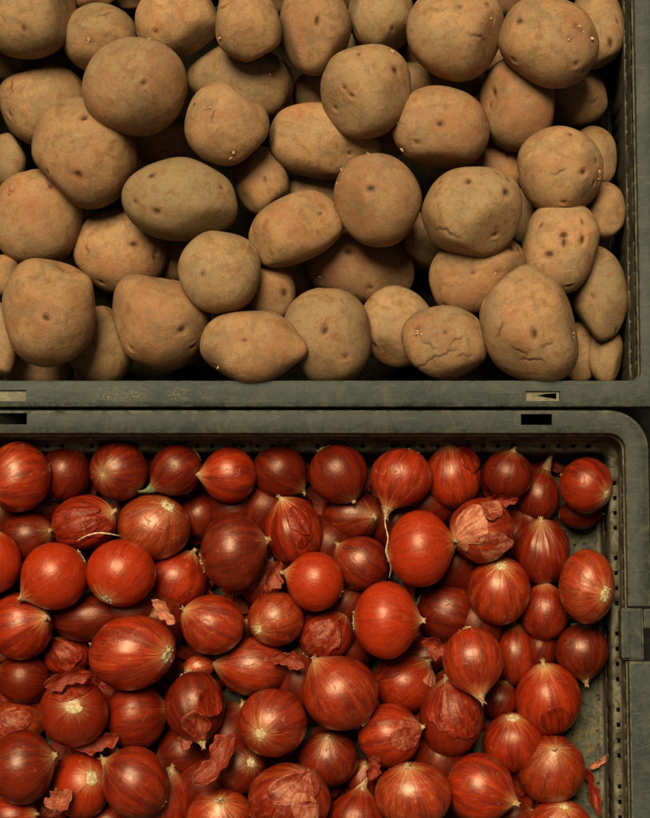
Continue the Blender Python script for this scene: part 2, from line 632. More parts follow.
def crate(name, label, R, r, w, zf, draft, rim_mat, wall_mat, floor_mat, rim_round, slots, notch=None, kap=1.0, ledge=1.0):
    t = thing(name, label, "crate", "plastic crates of vegetables", (0, 0, GROUND * S))
    dz = -GROUND
    b = rim_round
    prof = [(0, -17), (0, -b), (b * 0.3, -b * 0.3), (b, 0), (w * 0.5, 0.6), (w - b * 1.3, 0), (w - b * 0.4, -b * 0.45), (w, -b * 1.4),
            (w, -20), (w - 3, -20), (w - 3, -7), (4, -7), (4, -17)]
    v, f = sweep(R, r, prof, nc=10, kap=kap)
    v = np.array(v) + np.array([0, 0, dz])
    f = [q[::-1] for q in f]
    rim = mesh_obj("rim", v * S, f, rim_mat, t)
    me = rim.data
    import bmesh
    bm = bmesh.new()
    bm.from_mesh(me)
    bmesh.ops.recalc_face_normals(bm, faces=bm.faces)
    bm.to_mesh(me)
    bm.free()
    rim.parent = None
    cuts = [(cx, cy, dz - 4, sx, sy, 40) for (cx, cy, sx, sy) in slots]
    if notch:
        cuts.append(notch[:2] + (dz - 5,) + notch[2:] + (60,))
    cut(rim, cuts)
    rim.parent = t
    fix_smooth(rim, 38)
    # wall: rows of holes near the top and lower down
    lv = [(2.0, -10), (2.2, -19), (2.3, -27), (2.4, -46), (0.8, -50), (0.0, -51.2), (-4.2, -54.5), (-6.0, -57),
          (-6.6, zf + 26), (-6.7, zf + 20), (-7, zf + 8), (-9, zf + 2), (-15, zf)]
    lv = [(o_ if o_ > 1.9 else 2.0 - (2.0 - o_) * ledge, z_) for o_, z_ in lv]
    lv = [(o_, z_ + dz) for o_, z_ in lv]
    build_wall(R, r, t, wall_mat, lv, {1, 5, 8}, 15.4, 4.6, draft)
    # floor panel with moulded ribs underneath the load
    x0, x1, y0, y1 = R
    fv, ff = [], []
    fl = rrect((x0 + 1, x1 - 1, y0 + 1, y1 - 1), r, -6, zf + dz + 0.5)
    fo = mesh_obj("floor_panel", np.array(fl) * S, [tuple(range(len(fl)))], floor_mat, t, smooth=False)
    so = fo.modifiers.new("thickness", 'SOLIDIFY')
    so.thickness = 4 * S
    so.offset = -1
    ribs_v, ribs_f = [], []
    # outer vertical ribs under the rim
    for s in range(4):
        n = 9 if s % 2 else 6
        for i in range(n):
            k = (i + 0.5) / n
            if s == 0:
                q = (x1 + 6.5, y0 + (y1 - y0) * k, 7, 3)
            elif s == 2:
                q = (x0 - 6.5, y0 + (y1 - y0) * k, 7, 3)
            elif s == 1:
                q = (x0 + (x1 - x0) * k, y1 + 6.5, 3, 7)
            else:
                q = (x0 + (x1 - x0) * k, y0 - 6.5, 3, 7)
            bv, bf = box(q[0], q[1], (GROUND - 22) / 2 + dz, q[2], q[3], -GROUND - 22)
            ro = mesh_obj("rib", bv * S, bf, rim_mat, t, smooth=False)
            bevel(ro, 0.6, 2)
    return t


GREEN = (0.0135, 0.0195, 0.0165)
GREENL = (0.030, 0.037, 0.029)
DUST = (0.085, 0.080, 0.053)
PR = (at(-40, 200)[0][0], at(638, 200)[0][0], at(300, 380.5)[0][1], at(300, -50)[0][1])
ORC = (at(-40, 600)[0][0], at(628, 600)[0][0], at(300, 866)[0][1], at(300, 433.5)[0][1])
sc = [(at(122, 394)[0][0], at(122, 394)[0][1], 32, 9), (at(178, 394)[0][0], at(178, 394)[0][1], 16, 9)]
m_rim_p = mat_plastic("potato_crate_plastic", GREEN, GREENL, DUST, 0.4, sc)
m_rim_o = mat_plastic("onion_crate_plastic", (0.0135, 0.0185, 0.0155), (0.030, 0.034, 0.026), DUST, 0.4)
m_wall_p = mat_plastic("potato_crate_wall", (0.030, 0.028, 0.020), (0.05, 0.044, 0.030), (0.08, 0.064, 0.038), 0.7, spec=0.1, gloss=0.6)
m_wall_o = mat_plastic("onion_crate_wall", (0.042, 0.034, 0.023), (0.064, 0.051, 0.034), (0.095, 0.073, 0.045), 0.6, spec=0.1, gloss=0.6)
m_floor = mat_plastic("crate_floor", (0.042, 0.048, 0.036), (0.075, 0.076, 0.052), (0.17, 0.125, 0.068), 0.8, spec=0.06, gloss=0.6)


def px_slot(px0, px1, py0, py1):
    a, _ = at(px0, py1)
    b, _ = at(px1, py0)
    return ((a[0] + b[0]) / 2, (a[1] + b[1]) / 2, b[0] - a[0], b[1] - a[1])


ps1, ps2 = px_slot(526, 560, 391, 401), px_slot(-12, 26, 390, 401)
crate_p = crate("vegetable_crate", "grey-green plastic crate heaped with brown potatoes, flat rim scuffed along its lower side",
                PR, 9, 26.5, FLOOR_P, 0.0, m_rim_p, m_wall_p, m_floor_p, 1.8, [ps1, ps2], kap=0.3, ledge=0.3)
os1, os2 = px_slot(521, 552, 414, 425), px_slot(-14, 27, 413, 424.5)
ny0, ny1 = at(600, 661)[0][1], at(600, 606)[0][1]
crate_o = crate("vegetable_crate", "grey-green plastic crate with rounded corners holding red onions",
                ORC, 16, 24.0, FLOOR, 9.0, m_rim_o, m_wall_o, m_floor, 3.2, [os1, os2],
                notch=(ORC[1] + 11, (ny0 + ny1) / 2, 40, ny1 - ny0))
dzc = -GROUND
# label holders sunk into the slots of the potato crate's rim
M_HOLD = mat_simple("faded_holder", (0.095, 0.078, 0.042), (0.165, 0.135, 0.075), 4.0, 0.6)
for (sl, wedge) in ((ps1, True), (ps2, False)):
    cx, cy, sx, sy = sl
    if wedge:
        # plate with a tapering opening at its right end
        x0, x1, y0, y1 = cx - sx / 2, cx + sx / 2, cy - sy / 2, cy + sy / 2
        pl = [(x0, y0), (x0 + 12, y0), (x1 - 3, y0), (x1 - 0.5, y0), (x1 - 0.5, y1), (x1 - 3, y1), (x0 + 12, y1), (x0, y1)]
        hole = [(x0 + 11, cy + 0.5), (x1 - 3.5, y0 + 2.2), (x1 - 3, y1 - 1.8), (x0 + 20, y1 - 2.5)]
        P = pl + hole
        F = [(0, 1, 8, 7), (7, 8, 6), (1, 2, 9, 8), (2, 3, 4, 10, 9), (4, 5, 10), (5, 6, 11, 10), (6, 8, 11)]
        v = np.array([(x, y, dzc - 3.0) for x, y in P])
        o = mesh_obj("label_holder", v * S, F, M_HOLD, crate_p, smooth=False)
    else:
        bv, bf = box(cx, cy, 0, sx - 0.6, sy - 0.6, 0.1)
        bv[:, 2] = dzc - 3.0
        o = mesh_obj("label_holder", bv[[1, 5, 7, 3]] * S, [(0, 1, 2, 3)], M_HOLD, crate_p, smooth=False)
    so = o.modifiers.new("thickness", 'SOLIDIFY')
    so.thickness = 2 * S
    so.offset = -1
# latch block set into the right rim of the onion crate, and the raised grip bar below it
a, _ = at(622, 661)
b_, _ = at(644, 607)
bv, bf = box((a[0] + b_[0]) / 2, (a[1] + b_[1]) / 2, dzc - 13, b_[0] - a[0], b_[1] - a[1] - 1.5, 20)
bevel(mesh_obj("latch_block", bv * S, bf, m_rim_o, crate_o, smooth=False), 3.0)
bv, bf = box(a[0] + 4, (a[1] + b_[1]) / 2, dzc - 1.5, 8, b_[1] - a[1] - 6, 6)
bevel(mesh_obj("latch_lip", bv * S, bf, m_rim_o, crate_o, smooth=False), 1.4)
a, _ = at(632, 862)
b_, _ = at(656, 662)
bv, bf = box((a[0] + b_[0]) / 2, (a[1] + b_[1]) / 2, dzc + 2.5, b_[0] - a[0], b_[1] - a[1], 6)
bevel(mesh_obj("grip_bar", bv * S, bf, m_rim_p, crate_o, smooth=False), 2.0)
a, _ = at(645, 628)
b_, _ = at(654, 609)
bv, bf = box((a[0] + b_[0]) / 2, (a[1] + b_[1]) / 2, dzc - 9, b_[0] - a[0], b_[1] - a[1], 8)
bevel(mesh_obj("latch_hook", bv * S, bf, m_rim_o, crate_o, smooth=False), 1.2)


# ---------------------------------------------------------------- stacking
def rad(o, dx, dy):
    """half-width of the tilted ellipse o along a direction"""
    t = math.atan2(-dy, dx) - math.radians(o['rot'])
    return o['a'] * o['b'] / math.sqrt((o['b'] * math.cos(t)) ** 2 + (o['a'] * math.sin(t)) ** 2)


def settle(items, zbase, soft, zmin, wall=None):
    """give every item a height so that the ones in front in the photo lie on the ones behind"""
    order = sorted(items, key=lambda q: -q['rank'])
    done = []
    for o in order:
        z = zbase(o)
        for h in done:
            dx, dy = h['x'] - o['x'], h['y'] - o['y']
            d = math.hypot(dx, dy)
            rs = rad(o, dx, dy) + rad(h, dx, dy)
            if d < rs * 0.97:
                z = min(z, h['z'] - soft * (o['c'] + h['c']) * math.sqrt(1 - (d / rs) ** 2))
        over = o['x'] + rad(o, 1, 0) - 325
        if wall and over > 250:          # keep clear of the right-hand wall
            z = max(z, (1 - wall / over) * DIST)
        o['z'] = max(z, zmin + o['c'] * 0.96)
        done.append(o)


# ---------------------------------------------------------------- potatoes
PV_FINE = cube_sphere(58)
PV_COARSE = cube_sphere(34)
POT = []


def P(x, y, a, b, rot, rank, tone, label, eyes="", lobes=()):
    POT.append(dict(x=x, y=y, a=a, b=b, rot=rot, rank=rank, tone=tone, label=label, eyes=eyes, lobes=lobes, c=min(a, b) * 0.92))


# x, y, half-length, half-width, turn, rank in the heap, tone (-1 grey-green .. 1 reddish), label, eyes, lobes
P(27, 9, 45, 47, 0, 2.3, 0.0, "big pale potato cut by the top-left corner of the photo", "41,7,E;30,38,e")
P(103, 38, 36, 34, -10, 2.0, 0.1, "round potato with a pale scab, partly under the big potato in front of it", "107,23,c,30,7,1;94,50,s")
P(137, 85, 50, 48, -25, 3.0, 0.2, "large smooth egg-shaped potato on top of its neighbours near the upper left", "148,95,e;151,38,s;105,112,k,14")
P(43, 107, 46, 43, 20, 2.0, 0.0, "broad tan potato at the left edge with a short crease and one eye", "15,122,e;19,96,c,80,8,1")
P(87, 153, 50, 52, 0, 2.6, 0.15, "squarish potato with two deep round eyes, one high and one low", "89,128,E;84,183,E")
P(88, -6, 27, 14, 0, 1.8, 0.1, "sliver of a potato at the top edge left of the tall pair")
P(177, 18, 41, 36, 10, 2.4, 0.2, "wide potato at the top edge touching the large smooth egg-shaped one", "160,38,e")
P(247, 21, 33, 41, 12, 3.0, 0.05, "upright oval potato at the top edge with scratched skin near its left shoulder", "230,5,s;225,14,c,20,6,1;222,41,s")
P(314, 28, 34, 44, 3, 2.6, 0.05, "upright barrel-shaped potato at the top edge with one eye in its middle", "317,30,E;300,52,k,10")
P(242, 81, 54, 36, -15, 1.6, 0.1, "long potato lying behind with a single star-shaped sprout", "273,82,s")
P(225, 125, 41, 38, -10, 2.8, 0.1, "round potato with two sprouting eyes, right above the grey-green one", "210,116,s;234,158,s;214,124,c,60,7,2")
P(181, 197, 57, 41, -4, 2.65, -0.9, "greyish green oval potato with several dark eyes", "153,182,E;223,193,e;161,217,E;177,161,e;140,207,e")
P(317, 143, 53, 36, -9, 2.0, 0.15, "long potato with a pointed right end lying in the middle of the heap", "268,140,e;353,160,e;300,115,k,14", ((-8, 0.2, 0.3), (30, -0.05, 0.4)))
P(366, 87, 44, 44, 0, 3.0, -0.1, "round potato with a reddish eye on its right and a dark scab lower left", "358,63,e;396,77,E;342,97,e;392,58,s;350,106,e;331,115,e;396,77,k,9")
P(442, 128, 49, 40, -5, 3.0, 0.1, "oval potato with a reddish pock on its lower left side", "438,133,E;417,148,e;488,126,e;397,127,s;437,135,k,9;399,154,s")
P(381, 14, 33, 38, 0, 2.0, 0.0, "potato at the top edge half behind its bigger right neighbour", "391,36,e")
P(452, 31, 48, 47, -10, 2.85, -0.25, "large grey-tan potato at the top edge with a slit below its eyes", "457,20,e;483,15,e;489,26,s;473,47,c,-12,11,1;490,32,k,9")
P(546, 37, 49, 43, -25, 3.0, 0.15, "potato with a cluster of pale sprouts on its reddish right end", "516,30,E;563,18,k,5;576,39,s;572,36,s;565,49,s;587,45,s;569,68,e;574,40,k,16")
P(596, 27, 29, 40, 0, 1.0, 0.0, "shaded potato by the right wall, behind the one with clustered sprouts", "613,28,e;606,48,E")
P(518, 104, 38, 45, 8, 2.0, 0.7, "reddish brown upright potato under the one with clustered sprouts", "490,97,E;500,75,k,16;505,120,k,12")
P(573, 97, 33, 31, 0, 0.85, 0.1, "small dim potato near the right wall with a pale scratch", "590,106,c,40,6,0")
P(563, 168, 41, 41, 15, 2.6, 0.1, "round potato near the right wall with a scabby dark patch on its right", "568,138,e;580,180,E;597,165,e;601,175,s;599,184,s;595,188,e;555,180,c,20,8,1")
P(592, 158, 23, 34, 0, 1.1, 0.05, "slice of a potato showing behind the scabby one by the right wall")
P(605, 210, 20, 27, 0, 0.82, 0.05, "small dim potato against the right wall above the tall spare one")
P(499, 170, 25, 28, 0, 1.2, 0.25, "small potato deep below the reddish brown upright one", "505,160,e")
P(469, 209, 48, 46, -10, 3.0, 0.0, "large round potato with three small eyes at its right and a crease below", "466,188,E;494,179,e;502,187,e;499,201,E;448,236,c,-22,13,3")
P(379, 198, 42, 43, 0, 2.8, 0.15, "round potato with pale sprouts along its upper left rim", "368,159,s;340,185,s;370,197,E;399,159,s;344,171,s")
P(262, 181, 27, 34, 10, 1.7, 0.15, "small potato tucked behind the grey-green one's right end", "266,185,e")
P(294, 229, 47, 33, 28, 2.6, 0.05, "smooth oval potato tilted up to the right in the heap's centre", "323,217,e")
P(358, 267, 51, 37, -8, 2.3, 0.45, "reddish potato with a ringed eye, under the tilted smooth one", "348,258,E;322,280,s;322,280,k,12;370,292,e")
P(425, 242, 28, 28, 0, 1.0, -0.1, "dim potato deep between the reddish ringed one and the creased one")
P(476, 275, 50, 37, 18, 2.2, 0.3, "oval potato sloping up under the large creased one, with a sprout at its edge", "507,254,E;495,277,s;471,279,e;470,300,k,14")
P(563, 252, 37, 45, -8, 2.8, 0.15, "potato pitted with brown spots like a face, near the right wall", "560,242,E;560,249,E;578,246,E;542,234,e;547,260,E;567,290,e;578,229,e;580,238,k,12")
P(598, 293, 27, 47, 8, 1.2, 0.05, "tall dim potato standing against the right wall", "590,300,e")
P(529, 328, 47, 56, 20, 3.0, 0.0, "biggest potato, at the lower right, with wrinkles near its foot", "530,340,E;575,337,s;486,306,e;510,320,k,10;516,356,c,-35,9,1;541,349,c,15,6,1;530,365,c,5,12,2;500,335,c,60,7,1")
P(578, 352, 18, 32, 0, 1.0, 0.1, "narrow strip of a potato right behind the biggest one")
P(605, 352, 17, 28, 0, 0.5, 0.0, "dark potato deep in the lower right corner by the wall")
P(445, 343, 42, 38, 0, 2.85, 0.05, "potato with a long curved crack and pink sprouting eye on its left", "417,332,s;416,338,s;443,337,e;434,362,c,20,24,3;418,334,k,10;455,345,c,35,9,1;428,350,c,-30,7,1;462,360,c,10,8,1")
P(398, 325, 35, 40, 8, 2.4, -0.05, "plain oval potato in the bottom row, left of the cracked one", "375,347,e")
P(326, 337, 43, 45, 0, 2.7, 0.05, "round bottom-row potato with a pink dimple in its centre", "325,337,E;301,347,E;325,337,k,7;344,360,e")
P(247, 345, 47, 37, 0, 2.9, 0.1, "bottom-row potato with a knob on its right end", "246,345,e;209,376,s", ((-10, 0.20, 0.30), (28, -0.07, 0.4), (-45, -0.05, 0.4)))
P(268, 292, 28, 29, 0, 1.8, 0.25, "small potato peeping between three bottom rows near the centre", "285,296,E;262,292,k,12")
P(220, 269, 40, 41, 0, 2.9, 0.1, "ball-shaped plain potato just below the grey-green one", "205,280,e")
P(163, 324, 48, 48, -20, 2.7, 0.35, "lobed potato with a shoulder sticking up and a dented eye at lower right", "185,336,E;133,352,e;150,322,k,14", ((132, 0.20, 0.42), (88, -0.10, 0.4)))
P(97, 345, 33, 37, 10, 1.5, 0.0, "pale potato low in the bottom row between the two lumpy ones", "97,347,e")
P(50, 312, 47, 50, 10, 3.0, 0.1, "lumpy kidney-shaped potato at the lower left", "52,325,E;83,271,e;45,330,k,12", ((116, 0.13, 0.42), (36, 0.10, 0.25), (66, -0.13, 0.22), (145, -0.03, 0.3), (330, -0.07, 0.5), (215, -0.04, 0.5)))
P(117, 249, 47, 43, -12, 2.25, 0.3, "oval potato with a pink ringed eye, left below the grey-green one", "138,251,E;156,256,e;90,256,c,110,6,1;138,251,k,10;105,270,k,10")
P(32, 217, 47, 46, 0, 2.3, 0.35, "rosy potato at the left edge with a flushed spot near its top", "17,200,s;53,197,e;17,200,k,14;40,225,k,20")
P(0, 340, 17, 38, 0, 2.0, 0.0, "slice of a potato cut by the left edge beside the kidney-shaped one")
P(2, 276, 18, 20, 0, 1.4, 0.1, "small dim potato at the left edge under the rosy one")
P(57, 262, 22, 16, 0, 1.0, 0.0, "dim potato hidden between the rosy and the kidney-shaped ones")
P(176, 258, 22, 25, 0, 1.2, 0.15, "brown potato hidden between the ball-shaped and the pink-eyed ones")
P(6, 163, 22, 27, 0, 1.0, 0.05, "dark potato at the left edge above the rosy one")
P(160, 142, 28, 22, 0, 0.8, 0.0, "dark potato in the hollow above the grey-green one")
P(316, 93, 25, 25, 0, 0.9, 0.15, "dark brown potato in the gap below the barrel-shaped one")
P(353, 48, 16, 14, 0, 1.0, 0.1, "little patch of a potato above the one with a dark scab")
P(437, 80, 46, 20, -6, 1.0, 0.3, "brown potato lying under the large grey-tan one with the slit")
P(313, 192, 30, 20, 0, 1.1, 0.1, "dim potato beneath the pointed one in the middle")
P(298, 277, 20, 20, 0, 0.8, 0.1, "dark potato under the left end of the reddish ringed one")
P(527, 217, 22, 30, 0, 1.0, 0.1, "dark potato between the large creased one and the spotted one")
P(509, 0, 18, 14, 0, 1.2, 0.3, "small brown patch of potato at the top edge between two large ones")
P(380, 140, 24, 20, 0, 0.7, 0.05, "dark potato below the one with the dark scab")
P(40, 372, 34, 22, 0, 0.6, 0.0, "dark potato at the lower wall below the kidney-shaped one")
P(12, 60, 24, 24, 0, 0.9, 0.0, "dark potato in the gap under the top-left potato")
P(60, 62, 20, 20, 0, 0.7, 0.0, "dark potato left of the scabbed one near the top left")
P(277, 2, 12, 12, 0, 1.0, 0.2, "tiny patch of potato at the top edge left of the barrel-shaped one")
P(128, 0, 18, 10, 0, 1.0, 0.1, "thin patch of potato at the top edge left of the wide one")
P(350, -4, 16, 14, 0, 1.0, 0.1, "tiny patch of potato at the top edge right of the barrel-shaped one")
P(415, 62, 16, 18, 0, 0.8, 0.1, "dark potato behind the left edge of the large grey-tan one")
P(499, 58, 18, 22, 0, 0.5, 0.0, "dark potato between the slit one and the one with clustered sprouts")


settle(POT, lambda o: -4 - 48 * (3 - o['rank']), 0.86, FLOOR_P + 4, 310)


def build_potato(o, i):
    rng = np.random.default_rng(1000 + i)
    PV, PF = PV_FINE if o['rank'] >= 1.9 else PV_COARSE
    ctr, sc_ = at(o['x'], o['y'], o['z'])
    ct, st = math.cos(math.radians(o['rot'])), math.sin(math.radians(o['rot']))
    Rm = np.array([[ct, -st, 0], [st, ct, 0], [0, 0, 1]])
    u = PV.copy()
    # super-ellipsoid: a little boxier than an egg
    ex = 2.25 + 0.35 * rng.random()
    k = (np.abs(u) ** ex).sum(1) ** (-1 / ex)
    f = k * 0.5 + 0.5
    f = f * (1 + 0.05 * (rng.random() - 0.5) * u[:, 0] * 2)
    f += wobble(u, rng, 2.2, 5, 0.058) + wobble(u, rng, 3.8, 6, 0.028) + wobble(u, rng, 6.5, 7, 0.008) + wobble(u, rng, 10.0, 10, 0.003)
    # flattened sides where it grew against stones
    for _ in range(4):
        d = rng.normal(size=3)
        d[2] *= 0.7
        d /= np.linalg.norm(d)
        lim = (0.87 + 0.09 * rng.random()) / np.maximum(u @ d, 0.05)
        f = -np.log(np.exp(-16 * f) + np.exp(-16 * lim)) / 16
    f *= 1.035
    for (ang, amp, wid) in o['lobes']:
        g = math.radians(ang - o['rot'])
        d = np.array([math.cos(g) * 0.94, math.sin(g) * 0.94, 0.34])
        d /= np.linalg.norm(d)
        cosd = np.clip(u @ d, -1, 1)
        f += amp * np.exp(-(np.arccos(cosd) / wid) ** 2)
    eye = np.zeros(len(u))
    pink = np.zeros(len(u))
    sprouts = []
    elist = [e.split(",") for e in o['eyes'].split(";") if e]
    # a few unseen or tiny eyes of its own
    for _ in range(5):
        d = rng.normal(size=3)
        d /= np.linalg.norm(d)
        if d[2] < 0.55:
            elist.append((d, 2.4 + 1.5 * rng.random(), 'e'))
    for e in elist:
        if isinstance(e, tuple):
            d, size, kind = e
            extra = None
        else:
            px, py, kind = float(e[0]), float(e[1]), e[2]
            extra = [float(q) for q in e[3:]]
            q = np.array([px - o['x'], o['y'] - py, 0.0])
            q = Rm.T @ q
            dx, dy = q[0] / o['a'], q[1] / o['b']
            rr = math.hypot(dx, dy)
            if rr > 0.97:
                dx, dy = dx * 0.97 / rr, dy * 0.97 / rr
                rr = 0.97
            d = np.array([dx, dy, math.sqrt(1 - rr * rr)])
            size = {'e': 3.6, 'E': 5.4, 's': 3.4, 'k': 10.0, 'c': 2.0}[kind]
        ang = np.arccos(np.clip(u @ d, -1, 1)) * math.sqrt(o['a'] * o['b'])
        if kind in 'eE':
            # brow: a short curved dent with a raised lip
            side = np.cross(d, rng.normal(size=3))
            side /= np.linalg.norm(side)
            up2 = np.cross(d, side)
            s1, s2 = (u @ side) * o['a'], (u @ up2) * o['b']
            front = (u @ d) > 0
            dd = np.sqrt((s1 / 1.5) ** 2 + (s2 + 0.03 * s1 ** 2) ** 2)
            g = np.exp(-(dd / (size * 0.62)) ** 2) * front
            f -= g * (0.030 if kind == 'e' else 0.050)
            f -= np.exp(-(ang / (size * 2.6)) ** 2) * 0.016
            lip = np.exp(-((s2 - size * 1.2) / (size * 0.6)) ** 2 - (s1 / (size * 1.4)) ** 2) * front
            f += lip * 0.016
            eye = np.maximum(eye, np.exp(-(dd / (size * 0.52)) ** 4) * front * (0.75 if kind == 'e' else 1.0))
            pink = np.maximum(pink, np.exp(-(ang / (size * 1.9)) ** 2) * 0.55)
            # brow: a thin dark crescent on one side only
            brow = np.exp(-((s2 + size * 0.75 - 0.06 * s1 ** 2) / 0.7) ** 2 - (s1 / (size * 1.1)) ** 2) * front
            f -= brow * 0.012
            eye = np.maximum(eye, brow * (0.55 if kind == 'E' else 0.3))
        elif kind == 's':
            f -= np.exp(-(ang / (size * 1.6)) ** 2) * 0.03
            eye = np.maximum(eye, np.exp(-(ang / (size * 1.0)) ** 2) * 0.55)
            pink = np.maximum(pink, np.exp(-(ang / (size * 3.0)) ** 2) * 0.8)
            sprouts.append(d)
        elif kind == 'k':
            pink = np.maximum(pink, np.exp(-(ang / (extra[0] if extra else size)) ** 2))
        elif kind == 'c':
            # crack: a wavering crease, extra = (turn, half length, sag)
            g = math.radians(extra[0] - o['rot'])
            t1 = np.array([math.cos(g), math.sin(g), 0])
            t2 = np.array([-math.sin(g), math.cos(g), 0])
            ax = np.array([o['a'], o['b'], o['c']])
            W = (u - d) * ax
            s1, s2 = W @ t1, W @ t2
            L = extra[1]
            s2 = s2 + extra[2] * (s1 / L) ** 2 * (0.6 + 0.5 * np.sign(s1) * math.sin(i)) + 0.9 * np.sin(s1 * 0.33 + i) + 0.6 * np.sin(s1 * 0.83 + 2 * i)
            on = np.clip(1.15 - np.abs(s1) / L, 0, 1) ** 0.5 * (u[:, 2] > 0)
            g = np.exp(-(s2 / 1.15) ** 2) * on
            f -= g * 0.020
            f += np.exp(-((s2 - 3.5) / 2.5) ** 2) * on * 0.006
            eye = np.maximum(eye, np.exp(-(s2 / 1.0) ** 2) * on * 0.85)
    pos = (u * f[:, None]) * np.array([o['a'], o['b'], o['c']])
    pos = (pos @ Rm.T) * sc_
    ob = mesh_obj("potato", pos * S, PF, M_POT, attrs=dict(eye=eye, pink=pink), loc=Vector(ctr * S))
    ob["seed"] = float((i * 7.31) % 50)
    ob["tone"] = float(o['tone'] + (rng.random() - 0.5) * 0.9 if o['tone'] > -0.5 else o['tone'] * 0.8)
    ob["val"] = float(0.80 + 0.27 * rng.random())
    tag(ob, o['label'], "potato", "potatoes heaped in the upper crate")
    for d in sprouts:
        k = int(np.argmax(PV @ d))
        base = pos[k]
        n = Rm @ (PV[k] / np.array([o['a'], o['b'], o['c']]))
        n /= np.linalg.norm(n)
        vs, fs = [], []
        for q in range(rng.integers(1, 4)):
            off = rng.normal(size=3) * 1.9
            off -= n * (off @ n)
            h, w = 1.4 + 2.4 * rng.random(), 0.8 + 0.7 * rng.random()
            lean = rng.normal(size=3) * 0.5
            sv, sf = sphere_grid(8, 6)
            up = n + lean
            up /= np.linalg.norm(up)
            t1 = np.cross(up, [0.3, 0.7, 0.2])
            t1 /= np.linalg.norm(t1)
            t2 = np.cross(up, t1)
            vv = base + off + (sv[:, :1] * t1 + sv[:, 1:2] * t2) * w * (1 - 0.25 * sv[:, 2:3]) + sv[:, 2:3] * up * h
            nn = sum(len(z) for z in vs)
            vs.append(vv)
            fs += [tuple(int(z) + nn for z in ff) for ff in sf]
        mesh_obj("sprout", np.vstack(vs) * S, fs, M_SPROUT, ob)


for i, o in enumerate(POT):
    build_potato(o, i)

# ---------------------------------------------------------------- onions
NU, NVV = 96, 64
SV, SF = sphere_grid(NU, NVV)
ONI = []


def O(x, y, a, b, rot, rank, pole, tone, label, nl=0.14, skins=(), green=False, wr=0.0):
    k = 1.01 if rank > 1.35 or x > 500 else 1.38
    a, b = a * k, b * k
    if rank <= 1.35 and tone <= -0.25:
        tone = -0.55  # buried onions: shade of the depth put into a darker, duller skin
    ONI.append(dict(x=x, y=y, a=a, b=b, rot=rot, rank=rank, pole=pole, tone=tone, label=label, nl=nl, skins=skins,
                    green=green, wr=wr, c=(a + b) * 0.5 * 0.95))


# x, y, half-sizes, turn, rank, pole = which end shows (n neck, r root) and where, tone (-1 dark .. 1 pale orange), label
O(18, 477, 32, 35, 0, 2.6, ('a', 200, 0.5), 0.3, "bright onion with blotchy skin in the top left corner of its crate", wr=0.3)
O(65, 473, 26, 28, 0, 2.0, ('a', 60, 0.2), -0.25, "dull dark onion, second in the row under the upper crate")
O(119, 471, 29, 29, 0, 2.2, ('r', 106, 476), 0.05, "onion in the row under the upper crate with its round root facing up")
O(176, 470, 26, 26, 0, 2.2, ('n', 152, 489), -0.1, "dark onion with a green neck at its lower left", nl=0.45, green=True)
O(229, 475, 27, 28, 0, 2.3, ('n', 203, 476), 0.1, "onion with a small pale neck pointing left, in the row under the upper crate")
O(280, 472, 27, 27, 0, 2.1, ('n', 304, 491), -0.3, "very dark onion with a pale neck tip at its lower right", nl=0.12)
O(338, 474, 30, 29, 0, 2.4, ('n', 353, 501), -0.2, "dark smooth onion with its tip pointing down, in the middle of the top row", nl=0.08)
O(401, 478, 31, 29, 0, 2.5, ('n', 388, 507), 0.25, "shiny onion in the top row with a tip trailing down into a long dry strand", nl=0.3)
O(453, 477, 28, 31, 0, 2.4, ('a', 100, 0.4), 0.25, "rough-skinned onion in the top row above the flaky one", skins=((470, 460, 0.5, 0.10, 0.1),), wr=0.3)
O(508, 475, 25, 25, 0, 2.1, ('a', 80, 0.5), -0.3, "dark onion with one bright spot, in the top row")
O(538, 496, 22, 26, 0, 1.9, ('n', 546, 470), -0.1, "small onion with a long curved neck reaching up", nl=0.95)
O(586, 485, 26, 28, 0, 1.9, ('r', 604, 495), 0.0, "onion alone in the top right corner, root to the lower right")
O(580, 514, 20, 15, 0, 1.0, ('a', 0, 0.2), -0.5, "dim onion under the one in the top right corner")
O(482, 530, 33, 33, 0, 2.7, ('a', 200, 0.6), 0.2, "onion wrapped in torn pale flaking skin", skins=((472, 528, 0.55, 0.16, 0.72), (495, 545, 0.5, 0.12, 0.45), (492, 512, 0.4, 0.16, 0.5), (462, 545, 0.3, 0.16, 0.6)), wr=0.6)
O(542, 552, 27, 32, 0, 2.1, ('n', 540, 525), 0.0, "onion with strongly streaked skin and its neck upward, beside the bare floor corner", wr=0.8)
O(587, 586, 28, 37, 0, 1.7, ('r', 602, 595), 0.55, "upright orange-brown onion by the right wall with a pale root on its side", wr=0.2)
O(499, 591, 31, 34, 0, 2.6, ('r', 499, 567), 0.35, "large onion with a ringed root on top and a bright streaky belly")
O(420, 549, 32, 38, 0, 2.9, ('a', 8, 0.1), 0.0, "tall bright red onion right of the long dry strand")
O(353, 515, 31, 26, 0, 1.9, ('n', 372, 518), 0.15, "onion with a scuffed right side lying under the dark smooth one")
O(294, 531, 28, 33, 8, 2.2, ('n', 283, 503), 0.05, "crumpled onion with deep pale-edged folds", skins=((296, 520, 0.42, 0.12, -0.35), (304, 545, 0.35, 0.08, -0.3)), wr=1.0)
O(233, 552, 32, 38, 0, 2.8, ('n', 266, 541), 0.15, "large glossy onion with a pale neck at its right and a point at its left")
O(361, 564, 28, 27, 0, 2.4, ('n', 334, 543), 0.25, "round orange-red onion with a pale neck at its upper left")
O(315, 582, 28, 29, 0, 2.7, ('n', 288, 573), -0.05, "bright red onion with a pale tuft on its left side", nl=0.15)
O(386, 620, 32, 39, 0, 2.95, ('a', 0, 0.12), 0.0, "tall glossy red onion with pale rims at both sides")
O(448, 611, 31, 31, 0, 2.6, ('n', 476, 622), -0.05, "red onion just right of the tall glossy one")
